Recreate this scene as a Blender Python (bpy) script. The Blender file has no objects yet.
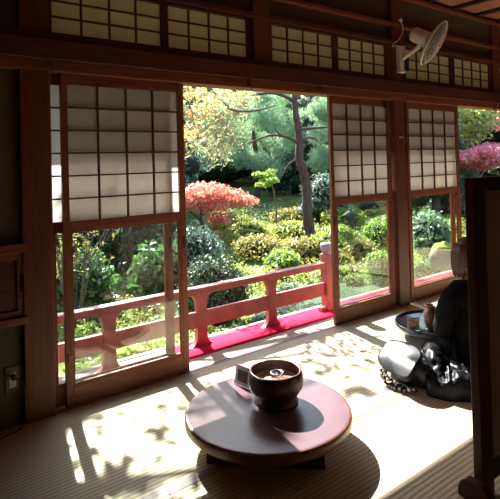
import bpy, bmesh, math, random
import numpy as np
from mathutils import Vector, Matrix, noise
random.seed(7)
rng = np.random.default_rng(11)
S = bpy.context.scene
COL = S.collection
PI = math.pi
V = Vector

# ------------------------------------------------------------------ materials
def new_mat(name):
    m = bpy.data.materials.new(name); m.use_nodes = True
    nt = m.node_tree; nt.nodes.clear()
    out = nt.nodes.new('ShaderNodeOutputMaterial')
    return m, nt, out

def nd(nt, typ, **kw):
    n = nt.nodes.new(typ)
    for k, v in kw.items(): setattr(n, k, v)
    return n

def ramp(nt, fac, stops):
    r = nd(nt, 'ShaderNodeValToRGB')
    els = r.color_ramp.elements
    while len(els) < len(stops): els.new(0.5)
    for e, (p, c) in zip(els, stops):
        e.position = p; e.color = (*c, 1)
    nt.links.new(fac, r.inputs[0])
    return r.outputs[0]

def coords(nt, scale=(1, 1, 1), rot=(0, 0, 0), kind='Object'):
    tc = nd(nt, 'ShaderNodeTexCoord'); mp = nd(nt, 'ShaderNodeMapping')
    mp.inputs['Scale'].default_value = scale; mp.inputs['Rotation'].default_value = rot
    nt.links.new(tc.outputs[kind], mp.inputs[0])
    return mp.outputs[0]

def noise_tex(nt, vec, scale, detail=4, rough=.55, dist=0.):
    n = nd(nt, 'ShaderNodeTexNoise')
    n.inputs['Scale'].default_value = scale; n.inputs['Detail'].default_value = detail
    n.inputs['Roughness'].default_value = rough; n.inputs['Distortion'].default_value = dist
    if vec is not None: nt.links.new(vec, n.inputs['Vector'])
    return n.outputs[0]

def principled(nt, out, rough=.6, metal=0., spec=.5, coat=0.):
    b = nd(nt, 'ShaderNodeBsdfPrincipled')
    b.inputs['Roughness'].default_value = rough; b.inputs['Metallic'].default_value = metal
    b.inputs['Specular IOR Level'].default_value = spec; b.inputs['Coat Weight'].default_value = coat
    nt.links.new(b.outputs[0], out.inputs[0])
    return b

def bump(nt, b, h, strength=.3, dist=.01):
    n = nd(nt, 'ShaderNodeBump'); n.inputs['Strength'].default_value = strength
    n.inputs['Distance'].default_value = dist
    nt.links.new(h, n.inputs['Height']); nt.links.new(n.outputs[0], b.inputs['Normal'])

def mat_plain(name, col, rough=.6, metal=0., spec=.5, coat=0., var=.12, scale=20, bs=.1):
    m, nt, out = new_mat(name); b = principled(nt, out, rough, metal, spec, coat)
    v = coords(nt); n = noise_tex(nt, v, scale)
    lo = tuple(c*(1-var) for c in col); hi = tuple(min(1, c*(1+var)) for c in col)
    nt.links.new(ramp(nt, n, [(.3, lo), (.7, hi)]), b.inputs['Base Color'])
    if bs: bump(nt, b, n, bs, .003)
    return m

def mat_wood(name, dark, light, axis=2, rough=.5, scale=1., spec=.4):
    m, nt, out = new_mat(name); b = principled(nt, out, rough, spec=spec)
    sc = [14*scale]*3; sc[axis] = .9*scale
    v = coords(nt, tuple(sc))
    n = noise_tex(nt, v, 3.0, 6, .6, .6)
    v2 = coords(nt, tuple(4*s for s in sc)); n2 = noise_tex(nt, v2, 4.0, 3)
    mx = nd(nt, 'ShaderNodeMath', operation='MULTIPLY_ADD'); mx.inputs[1].default_value = .35
    nt.links.new(n2, mx.inputs[0]); nt.links.new(n, mx.inputs[2])
    mid = tuple((a+c)/2 for a, c in zip(dark, light))
    nt.links.new(ramp(nt, mx.outputs[0], [(.45, dark), (.65, mid), (.9, light)]), b.inputs['Base Color'])
    bump(nt, b, n2, .12, .002)
    return m

def mat_paper(name, col=(.80, .74, .66), trans=.55):
    m, nt, out = new_mat(name)
    v = coords(nt); n = noise_tex(nt, v, 30, 6, .7)
    c = ramp(nt, n, [(.3, tuple(x*.93 for x in col)), (.7, col)])
    d = nd(nt, 'ShaderNodeBsdfDiffuse'); t = nd(nt, 'ShaderNodeBsdfTranslucent'); mx = nd(nt, 'ShaderNodeMixShader')
    nt.links.new(c, d.inputs[0]); nt.links.new(c, t.inputs[0]); mx.inputs[0].default_value = trans
    nt.links.new(d.outputs[0], mx.inputs[1]); nt.links.new(t.outputs[0], mx.inputs[2]); nt.links.new(mx.outputs[0], out.inputs[0])
    return m

def mat_glass(name, tint=(.93, .96, .95), ior=1.5, wave=.02):
    m, nt, out = new_mat(name)
    t = nd(nt, 'ShaderNodeBsdfTransparent'); g = nd(nt, 'ShaderNodeBsdfGlossy')
    t.inputs[0].default_value = (*tint, 1); g.inputs['Roughness'].default_value = .0
    # Schlick reflectance from either side of the thin pane
    ge = nd(nt, 'ShaderNodeNewGeometry'); dt = nd(nt, 'ShaderNodeVectorMath', operation='DOT_PRODUCT')
    nt.links.new(ge.outputs['Normal'], dt.inputs[0]); nt.links.new(ge.outputs['Incoming'], dt.inputs[1])
    ab = nd(nt, 'ShaderNodeMath', operation='ABSOLUTE'); nt.links.new(dt.outputs['Value'], ab.inputs[0])
    om = nd(nt, 'ShaderNodeMath', operation='SUBTRACT'); om.inputs[0].default_value = 1; nt.links.new(ab.outputs[0], om.inputs[1])
    p5 = nd(nt, 'ShaderNodeMath', operation='POWER'); p5.inputs[1].default_value = 5; nt.links.new(om.outputs[0], p5.inputs[0])
    r0 = ((ior-1)/(ior+1))**2
    f = nd(nt, 'ShaderNodeMath', operation='MULTIPLY_ADD'); f.inputs[1].default_value = 1-r0; f.inputs[2].default_value = r0; nt.links.new(p5.outputs[0], f.inputs[0])
    mx = nd(nt, 'ShaderNodeMixShader')
    nt.links.new(f.outputs[0], mx.inputs[0]); nt.links.new(t.outputs[0], mx.inputs[1]); nt.links.new(g.outputs[0], mx.inputs[2])
    nt.links.new(mx.outputs[0], out.inputs[0])
    v = coords(nt); n = noise_tex(nt, v, 2.5, 2)
    bp = nd(nt, 'ShaderNodeBump'); bp.inputs['Strength'].default_value = wave; bp.inputs['Distance'].default_value = .05
    nt.links.new(n, bp.inputs['Height']); nt.links.new(bp.outputs[0], g.inputs['Normal'])
    return m

def mat_leaf(name, cols, trans=.35, gloss=.12, grough=.4):
    """leaf colour picked per leaf island; part of the light passes through"""
    m, nt, out = new_mat(name)
    ge = nd(nt, 'ShaderNodeNewGeometry')
    v = coords(nt); n = noise_tex(nt, v, 1.6, 3)
    ad = nd(nt, 'ShaderNodeMath', operation='MULTIPLY_ADD'); ad.inputs[1].default_value = .6; 
    sb = nd(nt, 'ShaderNodeMath', operation='MULTIPLY_ADD'); sb.inputs[1].default_value = 1.0; sb.inputs[2].default_value = -.3
    nt.links.new(n, sb.inputs[0])
    nt.links.new(ge.outputs['Random Per Island'], ad.inputs[0]); nt.links.new(sb.outputs[0], ad.inputs[2])
    st = [(i/(len(cols)-1), c) for i, c in enumerate(cols)]
    c = ramp(nt, ad.outputs[0], st)
    d = nd(nt, 'ShaderNodeBsdfDiffuse'); t = nd(nt, 'ShaderNodeBsdfTranslucent'); g = nd(nt, 'ShaderNodeBsdfGlossy')
    g.inputs['Roughness'].default_value = grough; g.inputs[0].default_value = (1, 1, 1, 1)
    nt.links.new(c, d.inputs[0]); nt.links.new(c, t.inputs[0])
    mx = nd(nt, 'ShaderNodeMixShader'); mx.inputs[0].default_value = trans
    nt.links.new(d.outputs[0], mx.inputs[1]); nt.links.new(t.outputs[0], mx.inputs[2])
    m2 = nd(nt, 'ShaderNodeMixShader'); m2.inputs[0].default_value = gloss
    nt.links.new(mx.outputs[0], m2.inputs[1]); nt.links.new(g.outputs[0], m2.inputs[2]); nt.links.new(m2.outputs[0], out.inputs[0])
    return m

M = {}
WD, WL = (.062, .016, .009), (.145, .038, .020)
M['wood_x'] = mat_wood('brown_timber_lengthwise', WD, WL, 0)
M['wood_z'] = mat_wood('brown_timber_upright', (.088, .021, .010), (.20, .053, .023), 2)
M['leafwood_x'] = mat_wood('door_timber_lengthwise', (.13, .032, .013), (.29, .085, .034), 0, .45)
M['leafwood_z'] = mat_wood('door_timber_upright', (.13, .032, .013), (.29, .085, .034), 2, .45)
M['lattice'] = mat_plain('lattice_timber', (.085, .032, .02), .6)
M['ceilwood'] = mat_wood('ceiling_boards', (.30, .115, .065), (.48, .20, .12), 1, .6)
M['batten'] = mat_plain('ceiling_batten', (.06, .022, .013), .6)
M['pale_sill'] = mat_wood('sunlit_sill', (.34, .25, .18), (.50, .40, .31), 0, .5)  # threshold wood coloured paler to stand in for the sun glare on it
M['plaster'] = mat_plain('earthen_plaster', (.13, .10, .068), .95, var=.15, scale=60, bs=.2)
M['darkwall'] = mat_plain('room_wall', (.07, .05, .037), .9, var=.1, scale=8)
M['paper'] = mat_paper('shoji_paper', (.80, .775, .74), .55)
M['ranma_paper'] = mat_paper('transom_paper', (.90, .78, .66), .60)
M['glass'] = mat_glass('window_glass')
M['red_paint'] = mat_plain('weathered_red_paint', (.36, .085, .08), .45, spec=.7, var=.25, scale=9)
M['carpet'] = mat_plain('crimson_felt', (.56, .012, .055), .95, spec=.1, var=.12, scale=120, bs=.3)
M['verandawood'] = mat_wood('veranda_boards', (.16, .13, .11), (.32, .27, .23), 0, .8)
M['lacquer'] = mat_plain('table_top_lacquer', (.125, .075, .088), .27, spec=.38, var=.12, scale=5, bs=.05)
M['lacquer_edge'] = mat_wood('table_edge_wood', (.12, .05, .022), (.24, .11, .05), 0, .4)
M['tablebase'] = mat_plain('table_base_wood', (.05, .03, .02), .5)
M['black_lacquer'] = mat_plain('black_lacquer', (.012, .011, .016), .15, spec=.7)
M['bowlclay'] = mat_plain('brown_wood_bowl', (.085, .035, .022), .35, var=.3, scale=25)
M['ash'] = mat_plain('ash_bed', (.40, .26, .20), .95, scale=90, bs=.5)
M['steel'] = mat_plain('steel', (.55, .56, .58), .25, 1., bs=0)
M['brass'] = mat_plain('dark_brass', (.14, .09, .04), .4, .8, bs=0)
M['jar'] = mat_plain('brown_glazed_ceramic', (.13, .055, .04), .3, var=.3, scale=15)
M['white_paper'] = mat_plain('white_card', (.82, .80, .76), .7, bs=0, var=.03)
M['orange_ink'] = mat_plain('orange_ink', (.62, .22, .08), .7, bs=0)
M['grey_ink'] = mat_plain('grey_ink', (.20, .20, .22), .7, bs=0)
M['acrylic'] = mat_glass('clear_acrylic', (.95, .96, .97), 1.49, 0)
M['black_leather'] = mat_plain('black_leather', (.010, .012, .018), .34, spec=.32, scale=9, var=.2, bs=.5)
M['black_cloth'] = mat_plain('black_cloth', (.008, .008, .010), .9, spec=.08, scale=200)
M['black_shell'] = mat_plain('black_satin_cloth', (.006, .008, .012), .38, spec=.14, scale=60)
M['skin'] = mat_plain('skin', (.56, .33, .23), .5, var=.06)
M['hair'] = mat_wood('brown_hair', (.035, .016, .010), (.12, .055, .03), 2, .4, 3)
M['lace_light'] = mat_plain('pale_lace', (.40, .37, .37), .8, scale=300)
M['fan_plastic'] = mat_plain('ivory_plastic', (.72, .65, .56), .45, var=.04, bs=0)
M['fan_blade'] = mat_plain('smoky_blade', (.10, .12, .17), .3, var=.05, bs=0)
M['black_plastic'] = mat_plain('black_plastic', (.01, .01, .01), .4, bs=0)
M['badge_red'] = mat_plain('red_badge', (.6, .05, .04), .4, bs=0)
M['outlet'] = mat_plain('brown_outlet_plastic', (.13, .10, .075), .5, bs=0)
M['screen_frame'] = mat_wood('dark_screen_frame', (.055, .015, .010), (.11, .032, .020), 2, .4)
M['screen_cloth'] = mat_plain('grey_screen_paper', (.60, .52, .44), .9, scale=80)
M['cap_metal'] = mat_plain('weathered_metal_cap', (.30, .28, .32), .6, spec=.5, scale=12)
M['stone'] = mat_plain('garden_stone', (.24, .235, .22), .9, var=.4, scale=6, bs=.6)
M['dark_stone'] = mat_plain('dark_mottled_stone', (.07, .07, .06), .9, var=.5, scale=6, bs=.6)  # darker and more varied colour than the other stones
M['moss'] = mat_plain('bright_moss', (.26, .32, .05), .95, var=.35, scale=14, bs=.6)
M['bark'] = mat_wood('pine_bark', (.035, .022, .020), (.11, .070, .060), 2, .9, .6)
M['greybark'] = mat_wood('grey_bark', (.07, .055, .045), (.17, .14, .12), 2, .9, .6)
M['rooftile'] = mat_plain('eave_boards', (.10, .045, .025), .8)
M['core'] = mat_plain('painted_shade_core', (.02, .028, .012), 1., var=.4, scale=12)  # near-black green: the shade inside the foliage is put into this colour

# tatami weave : fine ribs that run along the mats
def mat_tatami():
    m, nt, out = new_mat('tatami_weave'); b = principled(nt, out, .65, spec=.38)
    w = nd(nt, 'ShaderNodeTexWave', wave_type='BANDS', bands_direction='Y', wave_profile='SIN')
    w.inputs['Scale'].default_value = 11; w.inputs['Distortion'].default_value = .25; w.inputs['Detail'].default_value = 1
    v = coords(nt); nt.links.new(v, w.inputs['Vector'])
    v2 = coords(nt, (2, 40, 1)); n = noise_tex(nt, v2, 6, 4)
    mx = nd(nt, 'ShaderNodeMath', operation='MULTIPLY_ADD'); mx.inputs[1].default_value = .35
    nt.links.new(n, mx.inputs[0]); nt.links.new(w.outputs[1], mx.inputs[2])
    nt.links.new(ramp(nt, mx.outputs[0], [(.05, (.26, .205, .12)), (.45, (.49, .415, .285)), (1., (.57, .49, .35))]), b.inputs['Base Color'])
    bump(nt, b, w.outputs[1], .35, .004)
    return m
M['tatami'] = mat_tatami()
M['heri'] = mat_plain('tatami_border_cloth', (.30, .25, .26), .8, scale=200)

L = {}
L['azalea'] = mat_leaf('azalea_leaves', [(.10, .16, .03), (.27, .37, .06), (.46, .52, .11), (.56, .42, .14)], .45, .04)
L['bright'] = mat_leaf('fresh_green_leaves', [(.12, .23, .04), (.27, .42, .08), (.46, .58, .18)], .5, .04)
L['olive'] = mat_leaf('olive_leaves', [(.12, .14, .04), (.28, .32, .07), (.52, .40, .14), (.62, .28, .13)], .4, .03)
L['dark'] = mat_leaf('dark_green_leaves', [(.015, .035, .018), (.04, .085, .035), (.10, .19, .07)], .35, .05, .5)
L['blue'] = mat_leaf('bluish_evergreen_leaves', [(.035, .07, .06), (.10, .18, .13), (.26, .38, .30)], .35, .06, .5)
L['broad'] = mat_leaf('glossy_broad_leaves', [(.02, .07, .02), (.08, .20, .045), (.22, .42, .11)], .45, .08, .4)
L['pine'] = mat_leaf('pale_pine_needles', [(.12, .24, .12), (.36, .54, .32), (.62, .76, .52)], .5, .03)
L['yellow'] = mat_leaf('yellow_autumn_leaves', [(.24, .28, .10), (.50, .44, .16), (.66, .50, .20), (.66, .34, .18)], .5, .05)
L['gold'] = mat_leaf('olive_gold_leaves', [(.10, .15, .08), (.24, .28, .13), (.38, .36, .19), (.46, .30, .18)], .5, .04)
L['yellowgreen'] = mat_leaf('yellow_green_leaves', [(.30, .40, .10), (.58, .62, .22), (.78, .70, .32)], .6, .03)
L['red'] = mat_leaf('red_maple_leaves', [(.40, .08, .06), (.70, .24, .17), (.82, .42, .32), (.62, .44, .24)], .45, .03)
L['pink'] = mat_leaf('crimson_maple_leaves', [(.50, .09, .13), (.78, .26, .31), (.90, .55, .56)], .5, .03)
L['juniper'] = mat_leaf('juniper_needles', [(.08, .14, .11), (.16, .27, .21), (.32, .45, .36)], .3, .04)
L['pale'] = mat_leaf('pale_green_leaves', [(.12, .20, .10), (.28, .42, .22), (.50, .60, .42)], .45, .06)

def mat_ground():
    m, nt, out = new_mat('moss_and_lawn'); b = principled(nt, out, .95, spec=.1)
    v = coords(nt); n = noise_tex(nt, v, 1.2, 5, .6); n2 = noise_tex(nt, v, 40, 3)
    mx = nd(nt, 'ShaderNodeMath', operation='MULTIPLY_ADD'); mx.inputs[1].default_value = .4
    nt.links.new(n2, mx.inputs[0]); nt.links.new(n, mx.inputs[2])
    nt.links.new(ramp(nt, mx.outputs[0], [(.4, (.06, .045, .025)), (.6, (.075, .095, .03)), (.85, (.19, .22, .06))]), b.inputs['Base Color'])
    bump(nt, b, n2, .6, .03)
    return m
M['ground'] = mat_ground()
def mat_water():
    m, nt, out = new_mat('murky_pond_water'); b = principled(nt, out, .06, spec=.6)
    b.inputs['Base Color'].default_value = (.10, .13, .085, 1)
    v = coords(nt); n = noise_tex(nt, v, 9, 3); bump(nt, b, n, .25, .02)
    return m
M['water'] = mat_water()

# ------------------------------------------------------------------ mesh helpers
class MB:
    def __init__(s): s.v = []; s.f = []; s.sm = []; s.mi = []; s.cur = 0
    def add(s, vs, fs, smooth=False):
        o = len(s.v); s.v += [tuple(p) for p in vs]
        for f in fs: s.f.append(tuple(i+o for i in f)); s.sm.append(smooth); s.mi.append(s.cur)
    def box(s, a, b, mtx=None):
        x0, y0, z0 = a; x1, y1, z1 = b
        vs = [V((x, y, z)) for z in (z0, z1) for y in (y0, y1) for x in (x0, x1)]
        if mtx: vs = [mtx @ p for p in vs]
        s.add(vs, [(0, 2, 3, 1), (4, 5, 7, 6), (0, 1, 5, 4), (2, 6, 7, 3), (0, 4, 6, 2), (1, 3, 7, 5)])
        return s
    def tube(s, pts, r, n=10, caps=True):
        pts = [V(p) for p in pts]; rs = r if isinstance(r, (list, tuple)) else [r]*len(pts)
        rings = []; up = V((0, 0, 1)); prev = None
        for i, p in enumerate(pts):
            d = (pts[min(i+1, len(pts)-1)] - pts[max(i-1, 0)]).normalized()
            if prev is None:
                a = up if abs(d.z) < .9 else V((1, 0, 0)); u = d.cross(a).normalized()
            else:
                u = (prev - d*prev.dot(d)).normalized()
            prev = u; w = d.cross(u)
            rings.append([p + rs[i]*(math.cos(2*PI*k/n)*u + math.sin(2*PI*k/n)*w) for k in range(n)])
        vs = [q for r_ in rings for q in r_]; fs = []
        for i in range(len(pts)-1):
            for k in range(n): fs.append((i*n+k, i*n+(k+1) % n, (i+1)*n+(k+1) % n, (i+1)*n+k))
        if caps: fs.append(tuple(range(n))[::-1]); fs.append(tuple((len(pts)-1)*n+k for k in range(n)))
        s.add(vs, fs, True); return s
    def lathe(s, prof, n=48, mtx=None, a0=0, a1=2*PI, wob=None):
        vs = []; fs = []; full = abs(a1-a0-2*PI) < 1e-6; m = n if full else n+1
        for (r, z) in prof:
            for k in range(m):
                t = a0+(a1-a0)*k/n; p = V((r*math.cos(t), r*math.sin(t), z + (wob(t, r, z) if wob else 0)))
                vs.append(mtx @ p if mtx else p)
        for i in range(len(prof)-1):
            for k in range(n):
                k2 = (k+1) % m
                fs.append((i*m+k, i*m+k2, (i+1)*m+k2, (i+1)*m+k))
        s.add(vs, fs, True); return s
    def prism(s, poly, d, mtx):
        """polygon in local xy extruded along local z by d"""
        n = len(poly)
        vs = [mtx @ V((x, y, 0)) for x, y in poly] + [mtx @ V((x, y, d)) for x, y in poly]
        s.add(vs, [tuple(range(n))[::-1], tuple(range(n, 2*n))] + [(i, (i+1) % n, n+(i+1) % n, n+i) for i in range(n)])
        return s
    def ball(s, c, r, n=16, m=10, fn=None):
        c = V(c); rr = r if isinstance(r, (tuple, list)) else (r, r, r); vs = []; fs = []
        for j in range(m+1):
            for k in range(n):
                th = PI*j/m; ph = 2*PI*k/n
                d = V((math.sin(th)*math.cos(ph), math.sin(th)*math.sin(ph), math.cos(th)))
                g = fn(d) if fn else 1
                vs.append(c+V((d.x*rr[0], d.y*rr[1], d.z*rr[2]))*g)
        for j in range(m):
            for k in range(n): fs.append((j*n+k, (j+1)*n+k, (j+1)*n+(k+1) % n, j*n+(k+1) % n))
        s.add(vs, fs, True); return s
    def build(s, name, mat, parent=None, bevel=0, loc=None):
        me = bpy.data.meshes.new(name); me.from_pydata(s.v, [], s.f); me.validate()
        mats = mat if isinstance(mat, (list, tuple)) else [mat]
        for m in mats: me.materials.append(m)
        if len(me.polygons) == len(s.f):
            me.polygons.foreach_set('use_smooth', s.sm); me.polygons.foreach_set('material_index', s.mi)
        bm = bmesh.new(); bm.from_mesh(me); bmesh.ops.remove_doubles(bm, verts=bm.verts, dist=1e-6)
        bmesh.ops.recalc_face_normals(bm, faces=bm.faces); bm.to_mesh(me); bm.free()
        o = bpy.data.objects.new(name, me); COL.objects.link(o)
        if parent: o.parent = parent
        if loc: o.location = loc
        if bevel:
            b = o.modifiers.new('bevel', 'BEVEL'); b.width = bevel; b.segments = 2; b.limit_method = 'ANGLE'
        return o

def frame_mtx(o, x, y):
    x = V(x).normalized(); z = x.cross(V(y)).normalized(); y = z.cross(x)
    return Matrix(((x.x, y.x, z.x, o[0]), (x.y, y.y, z.y, o[1]), (x.z, y.z, z.z, o[2]), (0, 0, 0, 1)))

def tag(o, label, cat, group=None, kind=None):
    o['label'] = label; o['category'] = cat
    if group: o['group'] = group
    if kind: o['kind'] = kind
    return o
def struct(o, label=None, cat=None):
    o['kind'] = 'structure'
    if label: o['label'] = label
    if cat: o['category'] = cat
    return o
def thing(name, label, cat, loc=(0, 0, 0), rz=0, group=None, kind=None):
    o = bpy.data.objects.new(name, None); COL.objects.link(o); o.empty_display_size = .1
    o.location = loc; o.rotation_euler = (0, 0, rz)
    if kind == 'structure': return struct(o, label, cat)
    return tag(o, label, cat, group)

# ------------------------------------------------------------------ camera
S.view_settings.view_transform = 'Standard'; S.view_settings.look = 'None'
S.view_settings.gamma = 1; S.view_settings.use_curve_mapping = False
S.view_settings.exposure = 1.36
cam = bpy.data.cameras.new('camera'); co = bpy.data.objects.new('camera', cam); COL.objects.link(co)
Rv = V((.7951897, -.60578676, -.02637692)); Uv = V((.01173297, -.02812003, .99953569)); Fv = V((.60624721, .79512997, .01525308))
CP = V((-1.0568, -3.4398, 1.5894))
co.matrix_world = Matrix(((Rv.x, Uv.x, -Fv.x, CP.x), (Rv.y, Uv.y, -Fv.y, CP.y), (Rv.z, Uv.z, -Fv.z, CP.z), (0, 0, 0, 1)))
cam.sensor_fit = 'HORIZONTAL'; cam.sensor_width = 36; cam.lens = 508.28/500*36
cam.shift_y = -(249.5-154.257)/500; cam.clip_end = 300; cam.clip_start = .02
S.camera = co

# ------------------------------------------------------------------ light
w = bpy.data.worlds.new('sky'); S.world = w; w.use_nodes = True
nt = w.node_tree; nt.nodes.clear()
ow = nt.nodes.new('ShaderNodeOutputWorld'); bg = nt.nodes.new('ShaderNodeBackground'); sky = nt.nodes.new('ShaderNodeTexSky')
sky.sky_type = 'NISHITA'; sky.sun_disc = False; sky.sun_elevation = math.radians(39.3); sky.sun_rotation = math.radians(11)
sky.air_density = 1.0; sky.dust_density = 1.5
bg.inputs[1].default_value = .27
nt.links.new(sky.outputs[0], bg.inputs[0]); nt.links.new(bg.outputs[0], ow.inputs[0])
sl = bpy.data.lights.new('sun', 'SUN'); sl.energy = 12; sl.angle = math.radians(.53); sl.color = (1., .95, .86)
so = bpy.data.objects.new('sun', sl); COL.objects.link(so)
so.rotation_euler = V((-.24, -1.2, -1)).to_track_quat('-Z', 'Y').to_euler(); so.location = (3, 8, 9)

# ------------------------------------------------------------------ room shell
X0, X1, Y0, ZC = -3.6, 7.6, -5.6, 3.42
struct(MB().box((X0, Y0, -.10), (X1, .18, -.031)).build('floor', M['verandawood']), 'wooden subfloor beneath the straw mats', 'floor')
def wall_y():
    m = MB()
    m.box((X0, -.005, -.03), (-.21, .09, 3.42)); m.box((-.21, .0, 2.83), (X1, .09, 3.42)); m.box((-.21, .0, 2.22), (X1, .09, 2.44))
    m.box((7.42, 0, -.03), (X1, .09, 2.25)); m.box((7.3, 0, 2.4), (X1, .09, 2.85))
    return m
struct(wall_y().build('wall_garden', M['plaster']), 'dark earthen plaster wall around the garden openings', 'wall')
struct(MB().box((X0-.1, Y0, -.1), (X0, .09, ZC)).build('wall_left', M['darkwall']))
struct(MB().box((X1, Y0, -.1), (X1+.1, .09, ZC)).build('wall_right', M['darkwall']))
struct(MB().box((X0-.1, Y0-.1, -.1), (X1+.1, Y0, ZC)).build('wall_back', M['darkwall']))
ceil = struct(MB().box((X0, Y0, ZC), (X1, .09, ZC+.05)).build('ceiling', M['ceilwood']), 'reddish board ceiling with dark battens', 'ceiling')
x = -3.35
while x < X1:
    MB().box((x, Y0, ZC-.045), (x+.05, -.05, ZC)).build('ceiling_batten', M['batten'], ceil); x += .535
# long timbers on the garden wall
def beam(n, a, b, mat, label, bev=.006):
    o = MB().box(a, b).build('trim_%d' % n, mat, bevel=bev); return struct(o, label, 'beam')
beam(1, (X0, -.09, 2.285), (X1, -.002, 2.415), M['wood_x'], 'deep dark brown beam running above the sliding doors')
beam(2, (X0, -.055, 2.212), (X1, .10, 2.285), M['leafwood_x'], 'grooved brown door head rail under the deep beam')
beam(3, (X0, -.065, 2.415), (X1, .0, 2.455), M['wood_x'], 'thin brown sill under the paper transom windows')
beam(4, (X0, -.055, 2.825), (X1, .0, 2.868), M['wood_x'], 'narrow brown rail above the transom windows')
beam(5, (X0, -.06, 3.018), (X1, .0, 3.058), M['leafwood_x'], 'narrow brown rail across the dark upper plaster')
beam(6, (X0, -.07, 3.345), (X1, .0, 3.385), M['leafwood_x'], 'slim brown moulding just under the ceiling')
beam(7, (X0, -.005, -.03), (X1, .17, .004), M['pale_sill'], 'brown wooden threshold track under the sliding doors', 0)
def pillar(n, x, z0, z1, label, y=-.05):
    return struct(MB().box((x-.09, y, z0), (x+.09, .10, z1)).build('trim_%d' % n, M['wood_z'], bevel=.006), label, 'pillar')
pillar(8, -.18, -.03, 3.4, 'thick square brown pillar left of the near doors')
pl = pillar(9, 3.585, -.03, 3.4, 'square brown pillar between the second and third door leaves')
for z in (1.815,):
    for dx in (-.022, .022):
        MB().ball((3.585+.01+dx, -.054, z), .008, 10, 6).build('push_pin', M['white_paper'], pl)
pillar(10, 1.695, 2.40, 3.4, 'short brown strut between two transom windows over the opening')
pillar(11, 5.73, 2.40, 3.4, 'short brown strut at the far right of the transoms')
pillar(12, 7.33, -.03, 3.4, 'brown pillar beyond the right opening')
# left bit of wall: slim post and built-in cupboard
cab = thing('wall_cabinet', 'small built-in brown wall cupboard left of the near pillar', 'cabinet', (-.965, 0, .62))
MB().box((-.75, -.06, .45), (.72, -.006, .50)).build('top_rail', M['leafwood_x'], cab, .004)
MB().box((-.75, -.06, 0), (.72, -.006, .045)).build('bottom_rail', M['leafwood_x'], cab, .004)
for k, (a, b) in enumerate(((-.74, -.02), (-.02, .71))):
    dr = MB().box((a, -.02, .048), (b, -.008, .447)).build('door', M['wood_x'], cab)
    m = MB()
    m.box((a, -.036, .048), (a+.045, -.018, .447)).box((b-.045, -.036, .048), (b, -.018, .447))
    m.box((a+.045, -.036, .048), (b-.045, -.018, .085)).box((a+.045, -.036, .40), (b-.045, -.018, .447))
    m.build('door_frame', M['leafwood_x'], dr, .002)
    MB().box((b-.035, -.039, .20), (b-.013, -.0345, .31)).build('finger_pull', M['black_plastic'], dr, .003)
# outlet
ot = thing('wall_outlet', 'small brown wall socket low beside the near pillar', 'socket', (-.335, -.005, .285))
MB().box((-.042, -.010, -.08), (.042, .0, .08)).build('face_plate', M['outlet'], ot, .004)
MB().box((-.02, -.014, -.05), (.02, -.008, .045)).build('socket_insert', M['fan_plastic'], ot, .003)
pg = thing('power_cord', 'black power cord plugged into the wall socket and trailing over the mat', 'cord', (-.335, -.02, .30))
MB().box((-.013, -.03, -.012), (.013, -.0, .018)).build('plug', M['black_plastic'], pg, .005)
cd = [(0, -.02, 0), (.03, -.05, -.01), (.05, -.055, -.06), (.06, -.05, -.15), (.05, -.06, -.25), (.02, -.08, -.292), (-.06, -.10, -.295), (-.2, -.16, -.295), (-.35, -.15, -.295), (-.6, -.1, -.295), (-1., -.12, -.295)]
def smooth_path(p, k=5):
    p = [V(q) for q in p]; out = []
    for i in range(len(p)-1):
        a, b, c, d = p[max(i-1, 0)], p[i], p[i+1], p[min(i+2, len(p)-1)]
        for j in range(k):
            t = j/k
            out.append(.5*((2*b)+(c-a)*t+(2*a-5*b+4*c-d)*t*t+(3*b-a-3*c+d)*t**3))
    return out+[p[-1]]
MB().tube(smooth_path(cd), .004, 8).build('cable', M['black_plastic'], pg)

# ------------------------------------------------------------------ transom windows
def lattice_bars(m, x0, x1, z0, z1, nc, nr, y, t=.009, d=.008):
    for i in range(1, nc):
        xx = x0+(x1-x0)*i/nc; m.box((xx-t/2, y-d, z0), (xx+t/2, y+d, z1))
    for j in range(1, nr):
        zz = z0+(z1-z0)*j/nr; m.box((x0, y-d*.9, zz-t/2), (x1, y+d*.9, zz+t/2))
ran = [(-.06, .745), (.80, 1.555), (1.825, 2.605), (2.67, 3.415), (3.76, 4.66), (4.745, 5.60), (5.86, 6.5), (6.58, 7.22)]
gl = []
for i, (a, b) in enumerate(ran):
    t = thing('window_%d' % (i+1), 'paper transom window number %d from the left above the doors' % (i+1), 'window', ((a+b)/2, .0, 2.455), kind='structure')
    h = (b-a)/2; z1 = .325 
    m = MB()
    m.box((-h-.028, -.025, -.0), (-h, .04, .37)).box((h, -.025, 0), (h+.028, .04, .37)).box((-h, -.025, 0), (h, .04, .022)).box((-h, -.025, .345), (h, .04, .37))
    m.build('window_frame', M['wood_x'], t, .003)
    m = MB(); lattice_bars(m, -h, h, .022, .345, 4, 3, -.005, .012); m.build('lattice', M['lattice'], t)
    MB().box((-h, .006, .022), (h, .0075, .345)).build('paper', M['ranma_paper'], t)

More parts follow.
